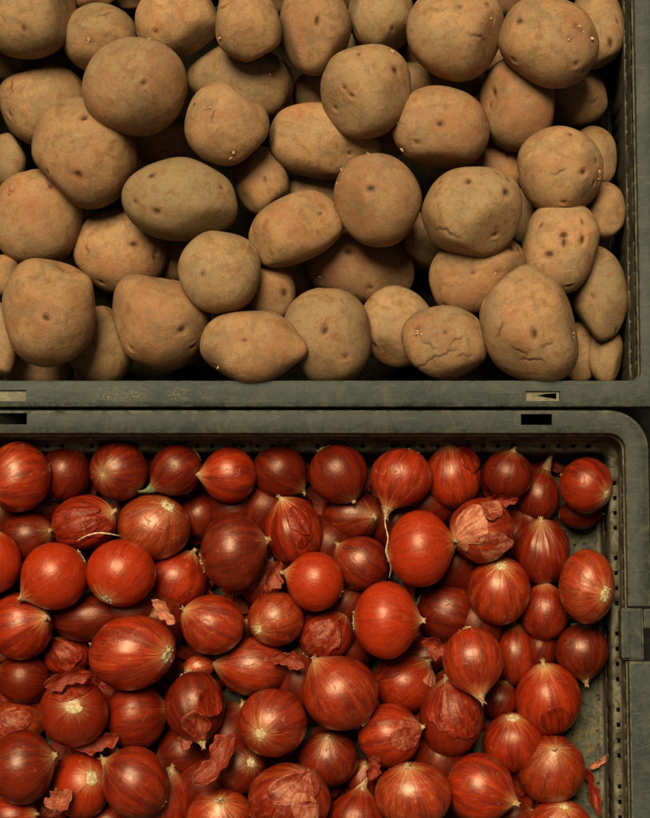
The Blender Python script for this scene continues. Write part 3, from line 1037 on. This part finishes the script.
O(84, 523, 32, 28, 0, 2.1, ('a', 20, 0.4), -0.1, "crumpled brownish onion with a straw lying across it", skins=((75, 520, 0.7, 0.06, 0.0), (100, 530, 0.4, 0.1, 0.2)), wr=0.8)
O(154, 527, 36, 33, -10, 2.75, ('r', 170, 508), 0.8, "pale orange onion with a round root ring at its top")
O(200, 516, 22, 23, 0, 1.6, ('a', 120, 0.3), -0.2, "dim onion behind the pale orange one's right shoulder")
O(28, 537, 27, 25, 0, 1.9, ('n', 50, 532), -0.2, "dull brownish onion with a small pale neck at its right, near the left edge", nl=0.12)
O(-5, 562, 26, 30, 0, 2.7, ('a', 90, 0.2), 0.0, "bright red onion cut in half by the left edge")
O(54, 576, 33, 34, 0, 2.75, ('n', 24, 597), 0.05, "large deep red onion with a pale neck stub at its lower left", nl=0.14)
O(121, 573, 34, 33, 0, 2.8, ('r', 108, 599), 0.0, "large glossy red onion with its root at the lower left")
O(176, 580, 31, 30, 0, 2.4, ('a', 60, 0.2), 0.1, "red onion overlapped on the left by the large glossy one", )
O(212, 625, 32, 30, 0, 2.5, ('a', 150, 0.5), 0.3, "brownish onion beside the pale curled flake", wr=0.2)
O(21, 626, 32, 33, 0, 2.7, ('n', 46, 618), 0.1, "bright onion at the left edge with a hairy pale tuft at its right", nl=0.2)
O(92, 617, 41, 25, 4, 2.1, ('a', 5, 0.1), -0.15, "flat wide dark onion below two large red ones")
O(133, 652, 44, 37, 18, 2.7, ('r', 169, 655), 0.25, "big broad onion lying on its side with a streaked belly", wr=0.2)
O(23, 678, 26, 25, 0, 2.0, ('a', 170, 0.2), -0.4, "dark onion near the left edge below the tufted one")
O(74, 712, 34, 34, 0, 2.75, ('r', 77, 705), 0.0, "onion with its pale round root facing straight up and a red flap above it", skins=((72, 685, 0.5, 0.1, 0.15),))
O(136, 715, 30, 34, 0, 2.7, ('a', 10, 0.05), -0.1, "smooth barrel-like onion with streaks running across it")
O(195, 706, 30, 35, 0, 2.6, ('n', 203, 738), 0.0, "onion with torn pale skin around a neck pointing down", nl=0.2, skins=((214, 698, 0.55, 0.12, 0.1), (196, 724, 0.3, 0.12, 0.3)), wr=0.3)
O(199, 667, 15, 12, 0, 1.9, ('a', 200, 0.7), 0.7, "small pinkish onion peeping out below the brownish one", wr=0.3)
O(276, 619, 28, 27, 0, 2.6, ('r', 259, 629), 0.55, "pinkish orange onion with a hairy root at its left")
O(253, 667, 36, 29, 0, 2.5, ('a', 175, 0.3), 0.45, "smooth brown egg-shaped onion")
O(325, 636, 28, 26, 0, 2.2, ('n', 345, 614), 0.0, "dry wrinkled onion with peeling streaks", skins=((320, 640, 0.7, 0.07, 0.2),), wr=1.0)
O(341, 693, 38, 37, 0, 2.9, ('n', 318, 664), 0.3, "biggest onion, blotchy and round, in the middle of the crate", nl=0.1)
O(405, 683, 31, 29, 0, 2.3, ('a', 45, 0.3), 0.0, "onion with a curled skin at its left and a pale strip at its right", skins=((382, 670, 0.5, 0.14, 0.05), (430, 678, 0.35, 0.08, 0.9)))
O(273, 723, 34, 34, 0, 2.85, ('r', 261, 731), 0.35, "round onion with a frayed pale root facing up and fine radiating streaks")
O(390, 735, 31, 31, 0, 2.65, ('n', 418, 728), 0.1, "onion with a pale patch by its neck on the right", skins=((408, 735, 0.45, 0.10, 0.35),), wr=0.2)
O(452, 717, 32, 39, -8, 2.7, ('n', 446, 683), 0.05, "tall onion in a loose baggy outer skin", nl=0.1, skins=((452, 710, 0.95, 0.10, 0.1),), wr=0.4)
O(328, 758, 30, 28, 0, 2.65, ('n', 328, 738), 0.25, "small round onion with a short dark tip on top", nl=0.05)
O(413, 795, 38, 33, 0, 2.8, ('n', 407, 768), 0.6, "pale shiny onion at the bottom edge with a cut white neck on top", nl=0.10)
O(357, 820, 30, 28, 0, 2.4, ('n', 362, 786), -0.05, "red onion at the bottom edge with its long neck up", nl=0.35)
O(289, 800, 41, 36, 0, 2.8, ('a', 60, 0.7), 0.45, "broad onion at the bottom edge with a split flaking skin", skins=((288, 788, 0.5, 0.10, 0.3), (265, 805, 0.45, 0.10, 0.15), (304, 800, 0.28, 0.14, 0.65)), wr=0.4)
O(239, 766, 27, 27, 0, 2.3, ('r', 252, 761), 0.1, "onion half under a wide curled skin, with a pale root on its right")
O(221, 820, 35, 31, 0, 2.7, ('a', 90, 0.9), 0.65, "pale onion cut by the bottom edge, left of the broad split one")
O(184, 752, 27, 27, 0, 1.7, ('a', 200, 0.3), -0.35, "dim onion below the one with the torn neck")
O(135, 783, 33, 36, 20, 2.75, ('n', 106, 762), 0.1, "red onion with a pointed upper left, overlapping another at its right", nl=0.15)
O(166, 801, 27, 34, 0, 2.4, ('n', 172, 772), 0.2, "orange-red onion at the bottom edge tucked behind the pointed one", nl=0.1)
O(82, 785, 29, 34, 0, 2.5, ('r', 95, 776), 0.0, "red onion near the bottom left with its pale round root to the upper right")
O(22, 767, 32, 37, 0, 2.8, ('n', 52, 757), 0.0, "large dark glossy onion at the left edge near the bottom", nl=0.12)
O(15, 724, 28, 23, 0, 2.0, ('a', 160, 0.6), 0.75, "papery pinkish brown onion at the left edge", skins=((15, 722, 0.8, 0.05, 0.3),))
O(12, 816, 26, 20, 0, 2.2, ('a', 10, 0.4), 0.0, "red onion in the bottom left corner of the photo")
O(473, 660, 31, 32, 0, 2.9, ('n', 478, 690), 0.25, "pear-shaped onion with a thick cut neck pointing down", nl=0.28)
O(515, 655, 20, 29, 0, 1.9, ('a', 90, 0.2), 0.0, "narrow red onion behind the pear-shaped one")
O(545, 612, 24, 28, 0, 1.8, ('a', 90, 0.3), 0.1, "upright red onion between the ringed one and the orange-brown one")
O(582, 651, 27, 27, 0, 1.3, ('n', 585, 678), 0.2, "onion on the bare floor with its neck pointing down, beside the wall of holes", nl=0.2)
O(548, 699, 33, 36, 0, 2.2, ('a', 100, 0.5), -0.05, "glossy red onion with a torn flap on its lower side, near the bare floor", skins=((550, 716, 0.5, 0.12, 0.0),))
O(513, 743, 31, 30, 0, 2.55, ('r', 512, 717), -0.05, "very shiny red onion with a pale crown at its top edge")
O(551, 769, 34, 34, 0, 2.1, ('n', 552, 750), 0.5, "pale streaked onion with its tip facing up, near the skin on the floor", nl=0.1)
O(480, 789, 33, 35, 0, 2.75, ('n', 510, 800), 0.15, "red onion near the bottom edge with a ragged neck at its right", nl=0.15)
O(560, 827, 32, 27, 0, 1.9, ('r', 562, 806), 0.4, "onion cut by the bottom edge at the far right")
O(514, 816, 18, 17, 0, 1.9, ('a', 20, 0.3), 0.0, "small onion at the bottom edge between two larger ones")
O(500, 700, 19, 19, 0, 1.4, ('a', 70, 0.3), -0.2, "small dim onion below the pear-shaped one")
O(364, 780, 17, 21, 0, 1.7, ('n', 365, 765), -0.05, "little shrivelled onion between two round ones near the bottom", wr=1.0)
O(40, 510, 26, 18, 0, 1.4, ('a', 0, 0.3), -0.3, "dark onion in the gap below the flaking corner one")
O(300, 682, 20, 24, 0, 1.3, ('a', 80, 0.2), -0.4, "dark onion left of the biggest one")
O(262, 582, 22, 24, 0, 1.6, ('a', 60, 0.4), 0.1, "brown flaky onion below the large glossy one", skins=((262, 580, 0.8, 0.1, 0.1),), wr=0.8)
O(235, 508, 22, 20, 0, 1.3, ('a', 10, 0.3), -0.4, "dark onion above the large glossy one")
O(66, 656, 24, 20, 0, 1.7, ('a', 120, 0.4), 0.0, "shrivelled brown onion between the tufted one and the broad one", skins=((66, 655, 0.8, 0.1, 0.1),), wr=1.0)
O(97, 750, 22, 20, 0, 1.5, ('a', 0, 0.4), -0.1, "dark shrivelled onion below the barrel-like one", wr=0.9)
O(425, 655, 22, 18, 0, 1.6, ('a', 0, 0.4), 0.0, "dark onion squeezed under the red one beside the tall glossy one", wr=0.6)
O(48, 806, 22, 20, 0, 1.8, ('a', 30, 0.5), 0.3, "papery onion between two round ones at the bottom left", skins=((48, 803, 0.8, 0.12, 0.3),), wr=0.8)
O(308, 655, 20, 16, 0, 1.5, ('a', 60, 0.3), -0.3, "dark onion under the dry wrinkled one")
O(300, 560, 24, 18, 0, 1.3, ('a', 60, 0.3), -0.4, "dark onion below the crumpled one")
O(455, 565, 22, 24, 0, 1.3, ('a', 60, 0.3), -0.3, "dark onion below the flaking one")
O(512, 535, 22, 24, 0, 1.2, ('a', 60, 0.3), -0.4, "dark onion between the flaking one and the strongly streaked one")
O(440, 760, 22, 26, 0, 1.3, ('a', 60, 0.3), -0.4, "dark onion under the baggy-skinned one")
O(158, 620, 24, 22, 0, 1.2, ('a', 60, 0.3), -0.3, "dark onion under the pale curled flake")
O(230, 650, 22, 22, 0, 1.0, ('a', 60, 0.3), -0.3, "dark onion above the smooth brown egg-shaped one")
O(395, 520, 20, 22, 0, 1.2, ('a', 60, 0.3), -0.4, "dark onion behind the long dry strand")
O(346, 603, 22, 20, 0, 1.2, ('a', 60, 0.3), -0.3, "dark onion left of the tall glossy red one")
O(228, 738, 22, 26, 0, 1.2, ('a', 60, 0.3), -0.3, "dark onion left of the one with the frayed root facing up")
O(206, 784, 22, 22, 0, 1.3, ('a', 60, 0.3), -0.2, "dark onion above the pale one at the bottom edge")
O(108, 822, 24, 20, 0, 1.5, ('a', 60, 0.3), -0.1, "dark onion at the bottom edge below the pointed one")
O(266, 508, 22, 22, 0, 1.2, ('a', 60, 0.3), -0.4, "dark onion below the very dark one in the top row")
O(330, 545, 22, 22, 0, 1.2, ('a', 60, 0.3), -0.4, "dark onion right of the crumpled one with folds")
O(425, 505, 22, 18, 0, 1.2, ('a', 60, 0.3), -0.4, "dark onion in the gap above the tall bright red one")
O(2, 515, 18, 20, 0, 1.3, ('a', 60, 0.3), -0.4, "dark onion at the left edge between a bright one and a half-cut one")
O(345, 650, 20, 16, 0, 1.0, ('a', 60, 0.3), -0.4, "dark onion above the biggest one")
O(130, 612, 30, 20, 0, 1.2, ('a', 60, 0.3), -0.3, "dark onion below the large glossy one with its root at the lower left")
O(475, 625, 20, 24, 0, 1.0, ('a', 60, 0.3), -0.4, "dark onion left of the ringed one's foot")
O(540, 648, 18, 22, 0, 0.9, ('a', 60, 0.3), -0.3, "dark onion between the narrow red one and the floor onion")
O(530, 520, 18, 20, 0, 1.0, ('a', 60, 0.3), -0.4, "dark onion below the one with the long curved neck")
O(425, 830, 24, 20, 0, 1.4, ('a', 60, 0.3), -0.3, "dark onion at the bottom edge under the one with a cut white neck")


settle(ONI, lambda o: -22 - 32 * (3 - o['rank']), 0.88, FLOOR + 4, 295)


def onion_shape(p, sharp):
    """unit sphere -> unit onion (neck at +z, root at -z)"""
    q = p.copy()
    s = np.sqrt(p[:, 0] ** 2 + p[:, 1] ** 2)
    up = p[:, 2] > 0
    q[:, 2] += np.where(up, (0.07 + 0.20 * sharp) * np.exp(-(s / 0.30) ** 2), -0.02 * np.exp(-(s / 0.35) ** 2) + 0.05 * np.exp(-(s / 0.12) ** 2))
    sh = np.where(up, 1 - 0.06 * sharp * p[:, 2], 1.0)
    q[:, 0] *= sh
    q[:, 1] *= sh
    return q


def quat_to(d, spin):
    return (Vector(d).to_track_quat('Z', 'Y') @ Matrix.Rotation(spin, 3, 'Z').to_quaternion())


def build_onion(o, i):
    rng = np.random.default_rng(3000 + i)
    ctr, sc_ = at(o['x'], o['y'], o['z'])
    ct, st = math.cos(math.radians(o['rot'])), math.sin(math.radians(o['rot']))
    Rm = np.array([[ct, -st, 0], [st, ct, 0], [0, 0, 1]])
    E = Rm @ np.diag([o['a'], o['b'], o['c']]) @ Rm.T

    def unit_dir(px, py):
        q = Rm.T @ np.array([px - o['x'], o['y'] - py, 0.0])
        dx, dy = q[0] / o['a'], q[1] / o['b']
        rr = math.hypot(dx, dy)
        if rr > 0.99:
            dx, dy = dx * 0.99 / rr, dy * 0.99 / rr
            rr = 0.99
        return Rm @ np.array([dx, dy, math.sqrt(1 - rr * rr)])
    kind, px, py = o['pole']
    if kind == 'a':          # only the direction of the streaks is known: px = angle, py = how far it points up
        g = math.radians(px)
        d = np.array([math.cos(g) * math.cos(py), math.sin(g) * math.cos(py), math.sin(py)])
    else:
        d = unit_dir(px, py)
        if kind == 'r':
            d = -d
    qt = quat_to(d, rng.random() * 6.28)
    Q = np.array(qt.to_matrix())
    sharp = rng.random() ** 2 * 0.35 + (0.08 if kind == 'n' else 0) + (0.5 if o['nl'] > 0.25 else 0)
    base = onion_shape(SV, sharp)
    # shoulders, meridian ridges, dents
    phi = np.arctan2(SV[:, 1], SV[:, 0])
    rid = np.zeros(len(SV))
    for n_ in (5, 8, 13, 21, 34):
        rid += np.sin(phi * n_ + rng.random() * 6.28) * (0.010 / n_ ** 0.5)
    s = np.sqrt(SV[:, 0] ** 2 + SV[:, 1] ** 2)
    f = 1 + rid * (0.6 + 2.2 * o['wr']) * np.clip(s * 1.6, 0, 1) + wobble(SV, rng, 2.0, 5, 0.018 + 0.02 * o['wr']) + wobble(SV, rng, 6.0, 8, 0.004 + 0.012 * o['wr'])

    def place(pts):
        """unit onion frame -> object frame"""
        return ((pts @ Q.T) @ E.T * sc_) @ Q
    e = thing("red_onion", o['label'], "onion", "red onions in the lower crate", Vector((ctr - np.array([0, 0, o['c']])) * S))
    zc = o['c'] * S
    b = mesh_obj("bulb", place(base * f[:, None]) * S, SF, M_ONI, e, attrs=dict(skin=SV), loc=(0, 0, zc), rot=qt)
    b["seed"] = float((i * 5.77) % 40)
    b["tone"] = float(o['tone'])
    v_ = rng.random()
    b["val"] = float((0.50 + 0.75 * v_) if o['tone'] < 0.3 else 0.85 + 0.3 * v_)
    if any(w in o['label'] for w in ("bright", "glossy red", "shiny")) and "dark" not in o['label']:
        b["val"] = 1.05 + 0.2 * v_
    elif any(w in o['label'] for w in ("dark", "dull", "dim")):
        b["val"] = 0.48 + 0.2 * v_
    b["bright"] = float(o['rank'] >= 2.3 and abs(o['tone']) < 0.08 and i % 4 > 0)
    # neck: a crinkled dry tube with a ragged mouth
    top = 1.0 + 0.07 + 0.20 * sharp
    nl = o['nl']
    nn, mm = 18, 9
    bend = rng.normal(size=2) * 0.35
    cr = [(rng.integers(3, 8), rng.random() * 6.28, 0.10 + 0.14 * rng.random()) for _ in range(4)]
    nv, nf = [], []
    for j in range(mm):
        t = j / (mm - 1)
        zz = top - 0.11 + (nl + 0.11) * t
        r0 = 0.16 * (1 - t) ** 2 + 0.06 - 0.02 * t + 0.03 * max(0, t - 0.75) * 4
        for k in range(nn):
            ph = 2 * math.pi * k / nn
            cz = sum(a_ * math.sin(n_ * ph + p_ + t * 1.5) for n_, p_, a_ in cr)
            rr = r0 * (1 + cz * (0.3 + 0.7 * t))
            zj = zz + (cz * 0.10 * nl / 0.2 if j == mm - 1 else 0)
            nv.append((rr * math.cos(ph) + bend[0] * nl * t * t, rr * math.sin(ph) + bend[1] * nl * t * t, zj))
    for j in range(mm - 1):
        for k in range(nn):
            k2 = (k + 1) % nn
            nf.append((j * nn + k, j * nn + k2, (j + 1) * nn + k2, (j + 1) * nn + k))
    c0 = len(nv)
    nv.append((bend[0] * nl, bend[1] * nl, top + nl * 0.55))
    for k in range(nn):
        nf.append(((mm - 1) * nn + k, (mm - 1) * nn + (k + 1) % nn, c0))
    mesh_obj("neck", place(np.array(nv)) * S, nf, M_GREEN if o['green'] else M_NECK, e, loc=(0, 0, zc), rot=qt)
    # root: corky disc with a tuft of short dry fibres
    rv, rf = [], []
    rr_ = 0.19 + 0.06 * rng.random()
    for j in range(4):
        for k in range(16):
            ph = 2 * math.pi * k / 16
            r = rr_ * (1, 0.8, 0.5, 0.2)[j] * (1 + 0.12 * rng.normal())
            rv.append((r * math.cos(ph), r * math.sin(ph), -(0.965, 1.005, 1.02, 1.01)[j] + 0.012 * rng.normal()))
    for j in range(3):
        for k in range(16):
            k2 = (k + 1) % 16
            rf.append((j * 16 + k, (j + 1) * 16 + k, (j + 1) * 16 + k2, j * 16 + k2))
    rf.append(tuple(48 + k for k in range(15, -1, -1)))
    for q in range(34):
        ph, r = rng.random() * 6.28, rr_ * math.sqrt(rng.random())
        L = 0.03 + (0.06 if o['tone'] < 0.5 else 0.10) * rng.random()
        p0 = np.array([r * math.cos(ph), r * math.sin(ph), -0.99])
        dr = np.array([math.cos(ph) * r / rr_ * 0.9, math.sin(ph) * r / rr_ * 0.9, -0.55]) + rng.normal(size=3) * 0.45
        dr /= np.linalg.norm(dr)
        sd_ = np.cross(dr, rng.normal(size=3))
        sd_ /= np.linalg.norm(sd_)
        s2_ = np.cross(dr, sd_)
        n0 = len(rv)
        for tt, w in ((0, 0.022), (0.6, 0.016)):
            cc = p0 + dr * L * tt + np.array([0, 0, 0.03]) * tt * tt
            for a_ in range(3):
                rv.append(tuple(cc + (sd_ * math.cos(a_ * 2.094) + s2_ * math.sin(a_ * 2.094)) * w))
        rv.append(tuple(p0 + dr * L))
        for a_ in range(3):
            a2 = (a_ + 1) % 3
            rf += [(n0 + a_, n0 + a2, n0 + 3 + a2, n0 + 3 + a_), (n0 + 3 + a_, n0 + 3 + a2, n0 + 6)]
    mesh_obj("root_tuft", place(np.array(rv)) * S, rf, M_ROOT, e, loc=(0, 0, zc), rot=qt)
    # loose papery skins lying over part of the bulb
    for (kx, ky, size, lift, tn) in o['skins']:
        dd = Q.T @ unit_dir(kx, ky)
        ang = np.arccos(np.clip(SV @ dd, -1, 1))
        edge = size + wobble(SV, rng, 4.0, 6, 0.20) + wobble(SV, rng, 13.0, 8, 0.05)
        inside = edge - ang
        # cut the patch out of the bulb's own grid along its torn edge
        pts, key, polys = [], {}, []

        def vert(k1, k2=None):
            kk = (k1, k1) if k2 is None else (min(k1, k2), max(k1, k2))
            if kk not in key:
                t = 0.0 if k2 is None else inside[kk[0]] / (inside[kk[0]] - inside[kk[1]])
                key[kk] = len(pts)
                pts.append((kk[0], kk[1], t))
            return key[kk]
        for q in SF:
            ins = [inside[k] > 0 for k in q]
            if not any(ins):
                continue
            poly = []
            for n_ in range(len(q)):
                k1, k2 = q[n_], q[(n_ + 1) % len(q)]
                if ins[n_]:
                    poly.append(vert(k1))
                if ins[n_] != ins[(n_ + 1) % len(q)]:
                    poly.append(vert(k1, k2))
            if len(poly) > 2:
                polys.append(poly)
        if len(polys) < 12:
            continue
        i1 = np.array([z[0] for z in pts])
        i2 = np.array([z[1] for z in pts])
        tt = np.array([z[2] for z in pts])

        def lerp(arr):
            w = tt if arr.ndim == 1 else tt[:, None]
            return arr[i1] * (1 - w) + arr[i2] * w
        us, bs, fs_, ins_ = lerp(SV), lerp(base), lerp(f), lerp(inside)
        rim_ = np.exp(-(ins_ / 0.16) ** 2)
        curl = np.clip(wobble(us, rng, 3.0, 5, 1.0), 0, 2)
        h = 1.012 + lift * rim_ * (0.15 + curl) + wobble(us, rng, 9.0, 8, 0.007 + 0.05 * lift)
        sv = bs * (fs_ * h)[:, None]
        so_ = mesh_obj("loose_skin", place(sv) * S, polys, M_SKIN, e, attrs=dict(skin=us), loc=(0, 0, zc), rot=qt)
        so_["seed"] = float((i * 3.3 + kx) % 30)
        so_["tone"] = float(tn)
        m = so_.modifiers.new("thickness", 'SOLIDIFY')
        m.thickness = 0.12 * S
        m.offset = 1.0


for i, o in enumerate(ONI):
    build_onion(o, i)


# ---------------------------------------------------------------- scraps of dry skin
def scrap(px, py, z, L, W, turn, curl, tone, label, name="skin_scrap", tiltx=0.0, seed=0, wavy=1.0):
    rng = np.random.default_rng(seed + 77)
    nu, nv_ = 26, 12
    v, sk, f = [], [], []
    ph = [rng.random() * 6.28 for _ in range(6)]
    for i in range(nu):
        t = i / (nu - 1) * 2 - 1
        wloc = W * (max(0.0, 1 - abs(t) ** 2.6)) ** 0.6 * (1 + 0.22 * math.sin(5 * t + ph[0]) + 0.14 * math.sin(13 * t + ph[1])) + 0.25
        for j in range(nv_):
            q = j / (nv_ - 1) * 2 - 1
            x = t * L + 0.05 * L * math.sin(7 * q + ph[4])
            y = q * wloc + 0.12 * W * math.sin(2.5 * t + ph[2]) * 2
            zz = curl * (q * wloc) ** 2 / W + curl * 0.4 * (t * L) ** 2 / L + wavy * (0.6 * math.sin(4 * t + 2 * q + ph[3]) + 0.5 * math.sin(9 * t - 3 * q + ph[5]))
            v.append((x, y, zz))
            sk.append((math.cos(q * 1.5), math.sin(q * 1.5), t))
    for i in range(nu - 1):
        for j in range(nv_ - 1):
            a_ = i * nv_ + j
            f.append((a_, a_ + nv_, a_ + nv_ + 1, a_ + 1))
    v = np.array(v)
    ctr, sc_ = at(px, py, z)
    ob = mesh_obj(name, v * sc_ * S, f, M_SKIN, attrs=dict(skin=np.array(sk)), loc=Vector(ctr * S))
    ob.rotation_euler = (tiltx, 0, math.radians(turn))
    ob["seed"] = float(seed * 2.7)
    ob["tone"] = float(tone)
    m = ob.modifiers.new("thickness", 'SOLIDIFY')
    m.thickness = 0.15 * S
    tag(ob, label, "onion skin", "scraps of dry onion skin")
    return ob


def strand(pts, w, label, mat, cat="dry root", name="dry_strand"):
    """thin dry fibre through photo points (x, y, z)"""
    P3 = [at(*p)[0] for p in pts]
    fine = []
    for i in range(len(P3) - 1):
        p0, p1, p2, p3 = P3[max(i - 1, 0)], P3[i], P3[i + 1], P3[min(i + 2, len(P3) - 1)]
        for k in range(6):
            t = k / 6
            fine.append(0.5 * ((2 * p1) + (p2 - p0) * t + (2 * p0 - 5 * p1 + 4 * p2 - p3) * t * t + (3 * p1 - p0 - 3 * p2 + p3) * t ** 3))
    fine.append(P3[-1])
    v, f = [], []
    for i, p in enumerate(fine):
        tg = fine[min(i + 1, len(fine) - 1)] - fine[max(i - 1, 0)]
        tg /= np.linalg.norm(tg)
        s1 = np.cross(tg, [0, 0, 1.0])
        s1 /= np.linalg.norm(s1) + 1e-9
        s2 = np.cross(s1, tg)
        ww = w * (0.35 + 0.65 * math.sin(math.pi * min(1, (i + 1) / len(fine)))) * (1 + 0.2 * math.sin(i * 1.9))
        for k in range(6):
            a_ = k * math.pi / 3
            v.append(p + s1 * math.cos(a_) * ww + s2 * math.sin(a_) * ww * 0.6)
    n = len(fine)
    for i in range(n - 1):
        for k in range(6):
            k2 = (k + 1) % 6
            f.append((i * 6 + k, i * 6 + k2, (i + 1) * 6 + k2, (i + 1) * 6 + k))
    f.append(tuple(range(5, -1, -1)))
    f.append(tuple((n - 1) * 6 + k for k in range(6)))
    o = mesh_obj(name, np.array(v) * S, f, mat)
    tag(o, label, cat)
    return o


scrap(164, 611, -8, 16, 6.5, -42, 0.5, 0.95, "pale pink curled skin flake above the broad onion", seed=1, tiltx=0.3)
scrap(218, 761, -14, 30, 12, 48, 0.6, 0.25, "wide curled reddish skin lying over an onion near the bottom", seed=2, tiltx=-0.4)
scrap(68, 678, 2, 24, 8, 12, 0.5, 0.1, "red skin flap lying just above the upward-facing root", seed=3, tiltx=0.3)
scrap(272, 576, -30, 16, 8, 60, 0.7, 0.3, "brown crumpled flake between the large glossy onion and the tufted one", seed=4, tiltx=0.4)
scrap(288, 661, -34, 17, 7, -15, 0.6, 0.25, "dull brown flake left of the biggest onion", seed=5)
scrap(436, 645, -24, 15, 9, -10, 0.7, 0.2, "dark red crumpled skin below the red onion beside the tall glossy one", seed=6, tiltx=0.3)
scrap(600, 762, FLOOR + 9, 13, 2.6, 32, 0.5, 0.8, "small orange skin scrap alone on the bare floor", seed=7)
scrap(593, 792, FLOOR + 9, 24, 4.5, -72, 0.8, 0.0, "long dark red rolled skin lying on the bare floor", seed=8)
scrap(97, 742, -36, 22, 8, 20, 0.6, 0.2, "crumpled dark skin flake under the barrel-like onion", seed=9, tiltx=0.2)
scrap(187, 737, -30, 14, 6, 70, 0.7, 0.4, "brown flake under the torn neck", seed=10)
scrap(60, 800, -24, 15, 10, 30, 0.6, 0.45, "papery tan flake at the bottom left between two round onions", seed=11, tiltx=-0.3)
scrap(373, 768, -30, 12, 6, 80, 0.8, 0.2, "small red shred next to the shrivelled onion", seed=12)
scrap(500, 500, -34, 18, 6, 10, 0.6, 0.1, "dark skin shred in the top row below the dark onion with one bright spot", seed=13, tiltx=0.4)
strand([(77, 541, -10), (86, 536, -2), (98, 533, 2), (110, 534, 2), (120, 536, -4)], 0.9, "thin pale straw lying across the crumpled brownish onion", M_ROOT)
strand([(388, 508, -26), (385, 522, -14), (388, 538, -12), (386, 552, -16), (391, 566, -24), (389, 578, -30)], 0.75, "long pale dry strand hanging between two red onions", M_ROOT)

# crumbs of soil and skin on the bare floor
rngc = np.random.default_rng(5)
cv, cf = [], []
sv8, sf8 = sphere_grid(6, 4)
for i in range(420):
    px, py = 560 + 52 * rngc.random(), 440 + 370 * rngc.random()
    c_, k_ = at(px, py, FLOOR + 4.2)
    w = 0.35 + 1.1 * rngc.random() ** 3
    n0 = len(cv)
    cv += [tuple(c_ + q * w * np.array([1 + 0.8 * rngc.random(), 1, 0.6]) * (0.7 + 0.6 * rngc.random())) for q in sv8]
    cf += [tuple(n0 + z for z in ff) for ff in sf8]
crumbs_ob = mesh_obj("soil_crumbs", np.array(cv) * S, cf, mat_simple("soil", (0.03, 0.02, 0.012), (0.12, 0.07, 0.035), 3.0, 0.9))
crumbs_ob["kind"] = "stuff"
crumbs_ob["label"] = "crumbs of soil and skin scattered on the bare crate floor"
crumbs_ob["category"] = "crumbs"

# dry skins shed under the heap: they line the crate floor between the onions
rngl = np.random.default_rng(11)
lv_, lf_, lk_ = [], [], []
for i in range(760):
    px = -25 + 520 * rngl.random() if i < 690 else 490 + 60 * rngl.random()
    py = 455 + 400 * rngl.random()
    c_, k_ = at(px, py, FLOOR + 5 + 22 * rngl.random())
    L_, W_ = 9 + 9 * rngl.random(), 5 + 6 * rngl.random()
    a_ = rngl.random() * 6.28
    ca, sa = math.cos(a_), math.sin(a_)
    t1, t2 = rngl.normal() * 0.25, rngl.normal() * 0.25
    cu = rngl.normal() * 0.05
    p1, p2 = rngl.random() * 6.28, rngl.random() * 6.28
    n0 = len(lv_)
    for u_ in range(9):
        t = u_ / 4 - 1
        w_ = W_ * (max(0, 1 - abs(t) ** 2.5)) ** 0.6 * (1 + 0.25 * math.sin(4 * t + p1)) + 0.3
        for v_ in range(6):
            q_ = v_ / 2.5 - 1
            x, y = t * L_, q_ * w_ + 1.2 * math.sin(3 * t + p2)
            z = cu * y * y + 0.03 * cu * x * x + t1 * x + t2 * y + 0.7 * math.sin(3.1 * t + 2.3 * q_ + p1)
            lv_.append((c_[0] + ca * x - sa * y, c_[1] + sa * x + ca * y, max(c_[2] + z, FLOOR + 4.5)))
            lk_.append((math.cos(q_ + p2), math.sin(q_ + p2), t))
    for u_ in range(8):
        for v_ in range(5):
            b0 = n0 + u_ * 6 + v_
            lf_.append((b0, b0 + 6, b0 + 7, b0 + 1))
litter = mesh_obj("skin_litter", np.array(lv_) * S, lf_, M_SKIN, attrs=dict(skin=np.array(lk_)))
litter["seed"] = 3.0
litter["tone"] = -0.1
litter["kind"] = "stuff"
litter["label"] = "shed dry red skins lining the crate floor between the onions"
litter["category"] = "onion skins"
